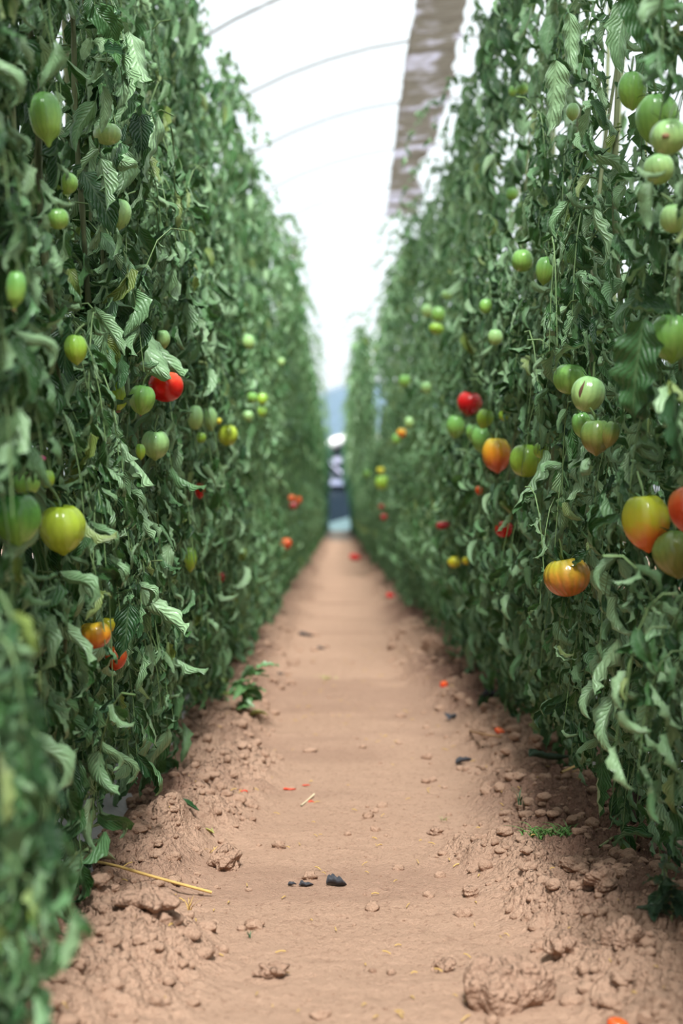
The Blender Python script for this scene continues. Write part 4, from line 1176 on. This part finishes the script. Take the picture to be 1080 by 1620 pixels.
rod('twig', [gp(735, 1157), gp(765, 1165), gp(793, 1169)], 0.004, simple('twig_brown', (0.30, 0.17, 0.08), 0.8), 'thin brown twig below the flattened red orange tomato', 'twig')
rod('straw', [gp(905, 1183, 0.05), gp(925, 1192, 0.035), gp(945, 1196, 0.03), gp(975, 1196, 0.04)], 0.004, DRYVINE, 'dried green stalk bent over the short yellow straw', 'straw')
rod('dry_vine', [gp(948, 1345), gp(985, 1318), gp(1030, 1304, 0.02), gp(1090, 1298, 0.03)], 0.0028, DRYVINE, 'thin dry green vine reaching in from the right edge', 'vine')
rod('straw', [gp(476, 1278), gp(488, 1268), gp(497, 1262, 0.01)], 0.0024, simple('pale_straw', (0.62, 0.50, 0.32), 0.8), 'short pale dry stalk beside the red skin scraps', 'straw')

# short broken pipe stub
g = on_ground(998, 1290); bg_ = Bag()
t = np.linspace(0, 2 * PI, 13)[:-1]
R0, R1, hh = 0.016, 0.014, 0.050
ring = lambda r_, z, jag=0: np.stack([r_ * np.cos(t), r_ * np.sin(t), z + jag * np.sin(t * 3 + 1)], -1)
V = np.concatenate([ring(R0, -0.01), ring(R0 * 0.95, hh, 0.008), ring(R1 * 0.9, hh, 0.008), ring(R1, 0)])
o = mesh_np('pipe_stub', V, grid_q(12, 4, wrap=True), simple('dark_brown_stub', (0.09, 0.055, 0.045), 0.8, bump=0.4), loc=g)
o.rotation_euler = (0.1, 0.15, 0); tag(o, 'short dark brown broken tube standing in the soil at the right', 'tube')

# stones / film lumps
def stone(px, py, wp, label, mat, flat):
    g = on_ground(px, py + wp * 0.2); r_ = wp / 2 / F * g.y
    V, T = clod_arrays((0, 0, 0), r_, 3, int(px), flat); o = mesh_np('stone', V, T, mat, loc=(g.x, g.y, g.z + r_ * flat * 0.4)); tag(o, label, 'stone')
STONE = simple('grey_stone', (0.42, 0.38, 0.37), 0.8, bump=0.3)
stone(797, 1066, 36, 'smooth pale grey stone at the foot of the right row', STONE, 0.7)
stone(1075, 1335, 96, 'flat pinkish stone at the right edge above the weed', simple('pink_stone', (0.46, 0.32, 0.26), 0.85, bump=0.3), 0.55)

# grass sprig, green tangle, weed
def blades(name, px, py, n, L, wd, mat, label, cat, spread, seed, lay=0.0):
    g = on_ground(px, py); r = np.random.default_rng(seed); b = Bag()
    for k in range(n):
        a = r.uniform(0, 2 * PI); ln = L * r.uniform(0.5, 1.1); t = np.linspace(0, 1, 7); sp_ = spread * r.uniform(0.3, 1.1)
        bx, by = r.normal(0, L * 0.08 + lay * L * 0.5), r.normal(0, L * 0.06 + lay * L * 0.15)
        up = ln * (1 - lay)
        c = np.stack([bx + math.cos(a) * sp_ * ln * t ** 1.5, by + math.sin(a) * sp_ * ln * t ** 1.5, up * t - 0.3 * up * spread * t ** 3 + 0.003 + lay * 0.25 * L * np.sin(PI * t) * r.random()], -1)
        s = np.array([-math.sin(a), math.cos(a), 0]); w_ = wd * (1 - t ** 2) + 0.0002
        rows = np.stack([c - s * w_[:, None], c + np.array([0, 0, -wd * 0.4]), c + s * w_[:, None]], 1).reshape(-1, 3)
        b.add(rows, grid_q(3, 7))
    o = b.build(name, mat, loc=g); tag(o, label, cat)
blades('grass_tuft', 822, 1275, 9, 0.055, 0.0016, DARKGRASS, 'small dark green grass tuft right of the path', 'grass', 0.6, 4)
blades('green_sprig', 878, 1330, 110, 0.078, 0.0017, GRASS, 'bright green wilted sprig lying on the soil at right', 'plant', 0.8, 5, lay=0.6)
blades('grass_tuft', 700, 1300, 10, 0.02, 0.0008, DRYVINE, 'faint dry grass wisp at the right path edge', 'grass', 1.0, 6, lay=0.3)
blades('grass_tuft', 395, 1485, 8, 0.018, 0.0008, DARKGRASS, 'tiny green seedling left of the path in the foreground', 'grass', 0.8, 7)
blades('grass_tuft', 515, 1075, 16, 0.05, 0.0016, YLEAF, 'blurred yellowish grass patch in the middle of the far path', 'grass', 1.0, 8, lay=0.6)
blades('grass_tuft', 300, 1445, 9, 0.035, 0.0012, STRAW, 'small dry straw tuft below the long yellow straw', 'grass', 0.8, 9)
blades('grass_tuft', 345, 1352, 14, 0.030, 0.0012, STRAW, 'pale dry root tuft left of the pale clod', 'grass', 1.0, 10, lay=0.4)

# weed at the right edge and drooping sprig at the left row's foot
def weed(px, py, label, mat, n, size, ht, seed, lean=(0, 0)):
    g = on_ground(px, py); r = np.random.default_rng(seed)
    root = empty('weed', g); tag(root, label, 'weed')
    b = Bag(); t = np.linspace(0, 1, 8)
    P = np.stack([lean[0] * t ** 2 + 0.01 * np.sin(4 * t), lean[1] * t ** 2, ht * t - 0.01], -1); b.tube(P, 0.004 * (1.3 - t), 6); b.build('stem', DRYVINE, root)
    tt = r.uniform(0.15, 1, n); B = np.stack([np.interp(tt, t, P[:, k]) for k in range(3)], -1)
    a = r.uniform(0, 2 * PI, n); d = np.stack([np.cos(a), np.sin(a), r.uniform(-0.5, 0.6, n)], -1); nn = np.stack([-np.cos(a) * 0.3, -np.sin(a) * 0.3, np.ones(n)], -1) + r.normal(0, 0.3, (n, 3))
    V, Q, UV, R = instance_leaflets(LIB_HI, B, d, nn, size * r.uniform(0.7, 1.2, n), np.full(n, 0.2), r)
    V[:, 2] = np.maximum(V[:, 2], -0.01)
    mesh_np('foliage', V, Q, mat, uv=UV, attr={'rnd': R}, parent=root)
weed(1055, 1462, 'dark green leafy weed growing at the right edge', WEED, 24, 0.060, 0.11, 3, (0.0, -0.01))
weed(378, 1122, 'small leafy sprig drooping onto the path at the foot of the left row', LEAF_YOUNG, 22, 0.085, 0.16, 5, (0.07, -0.06))
weed(1000, 1280, 'leafy tomato sucker hanging to the soil beside the broken tube', LEAF, 10, 0.07, 0.10, 9, (0.02, 0))

# small bits among the left leaves
o = mesh_np('plant_clip', *clod_arrays((0, 0, 0), 0.006, 2, 4, 0.8), PINK, loc=at(66, 725, 2.25)); tag(o, 'small magenta plastic clip among the leaves at left', 'clip')
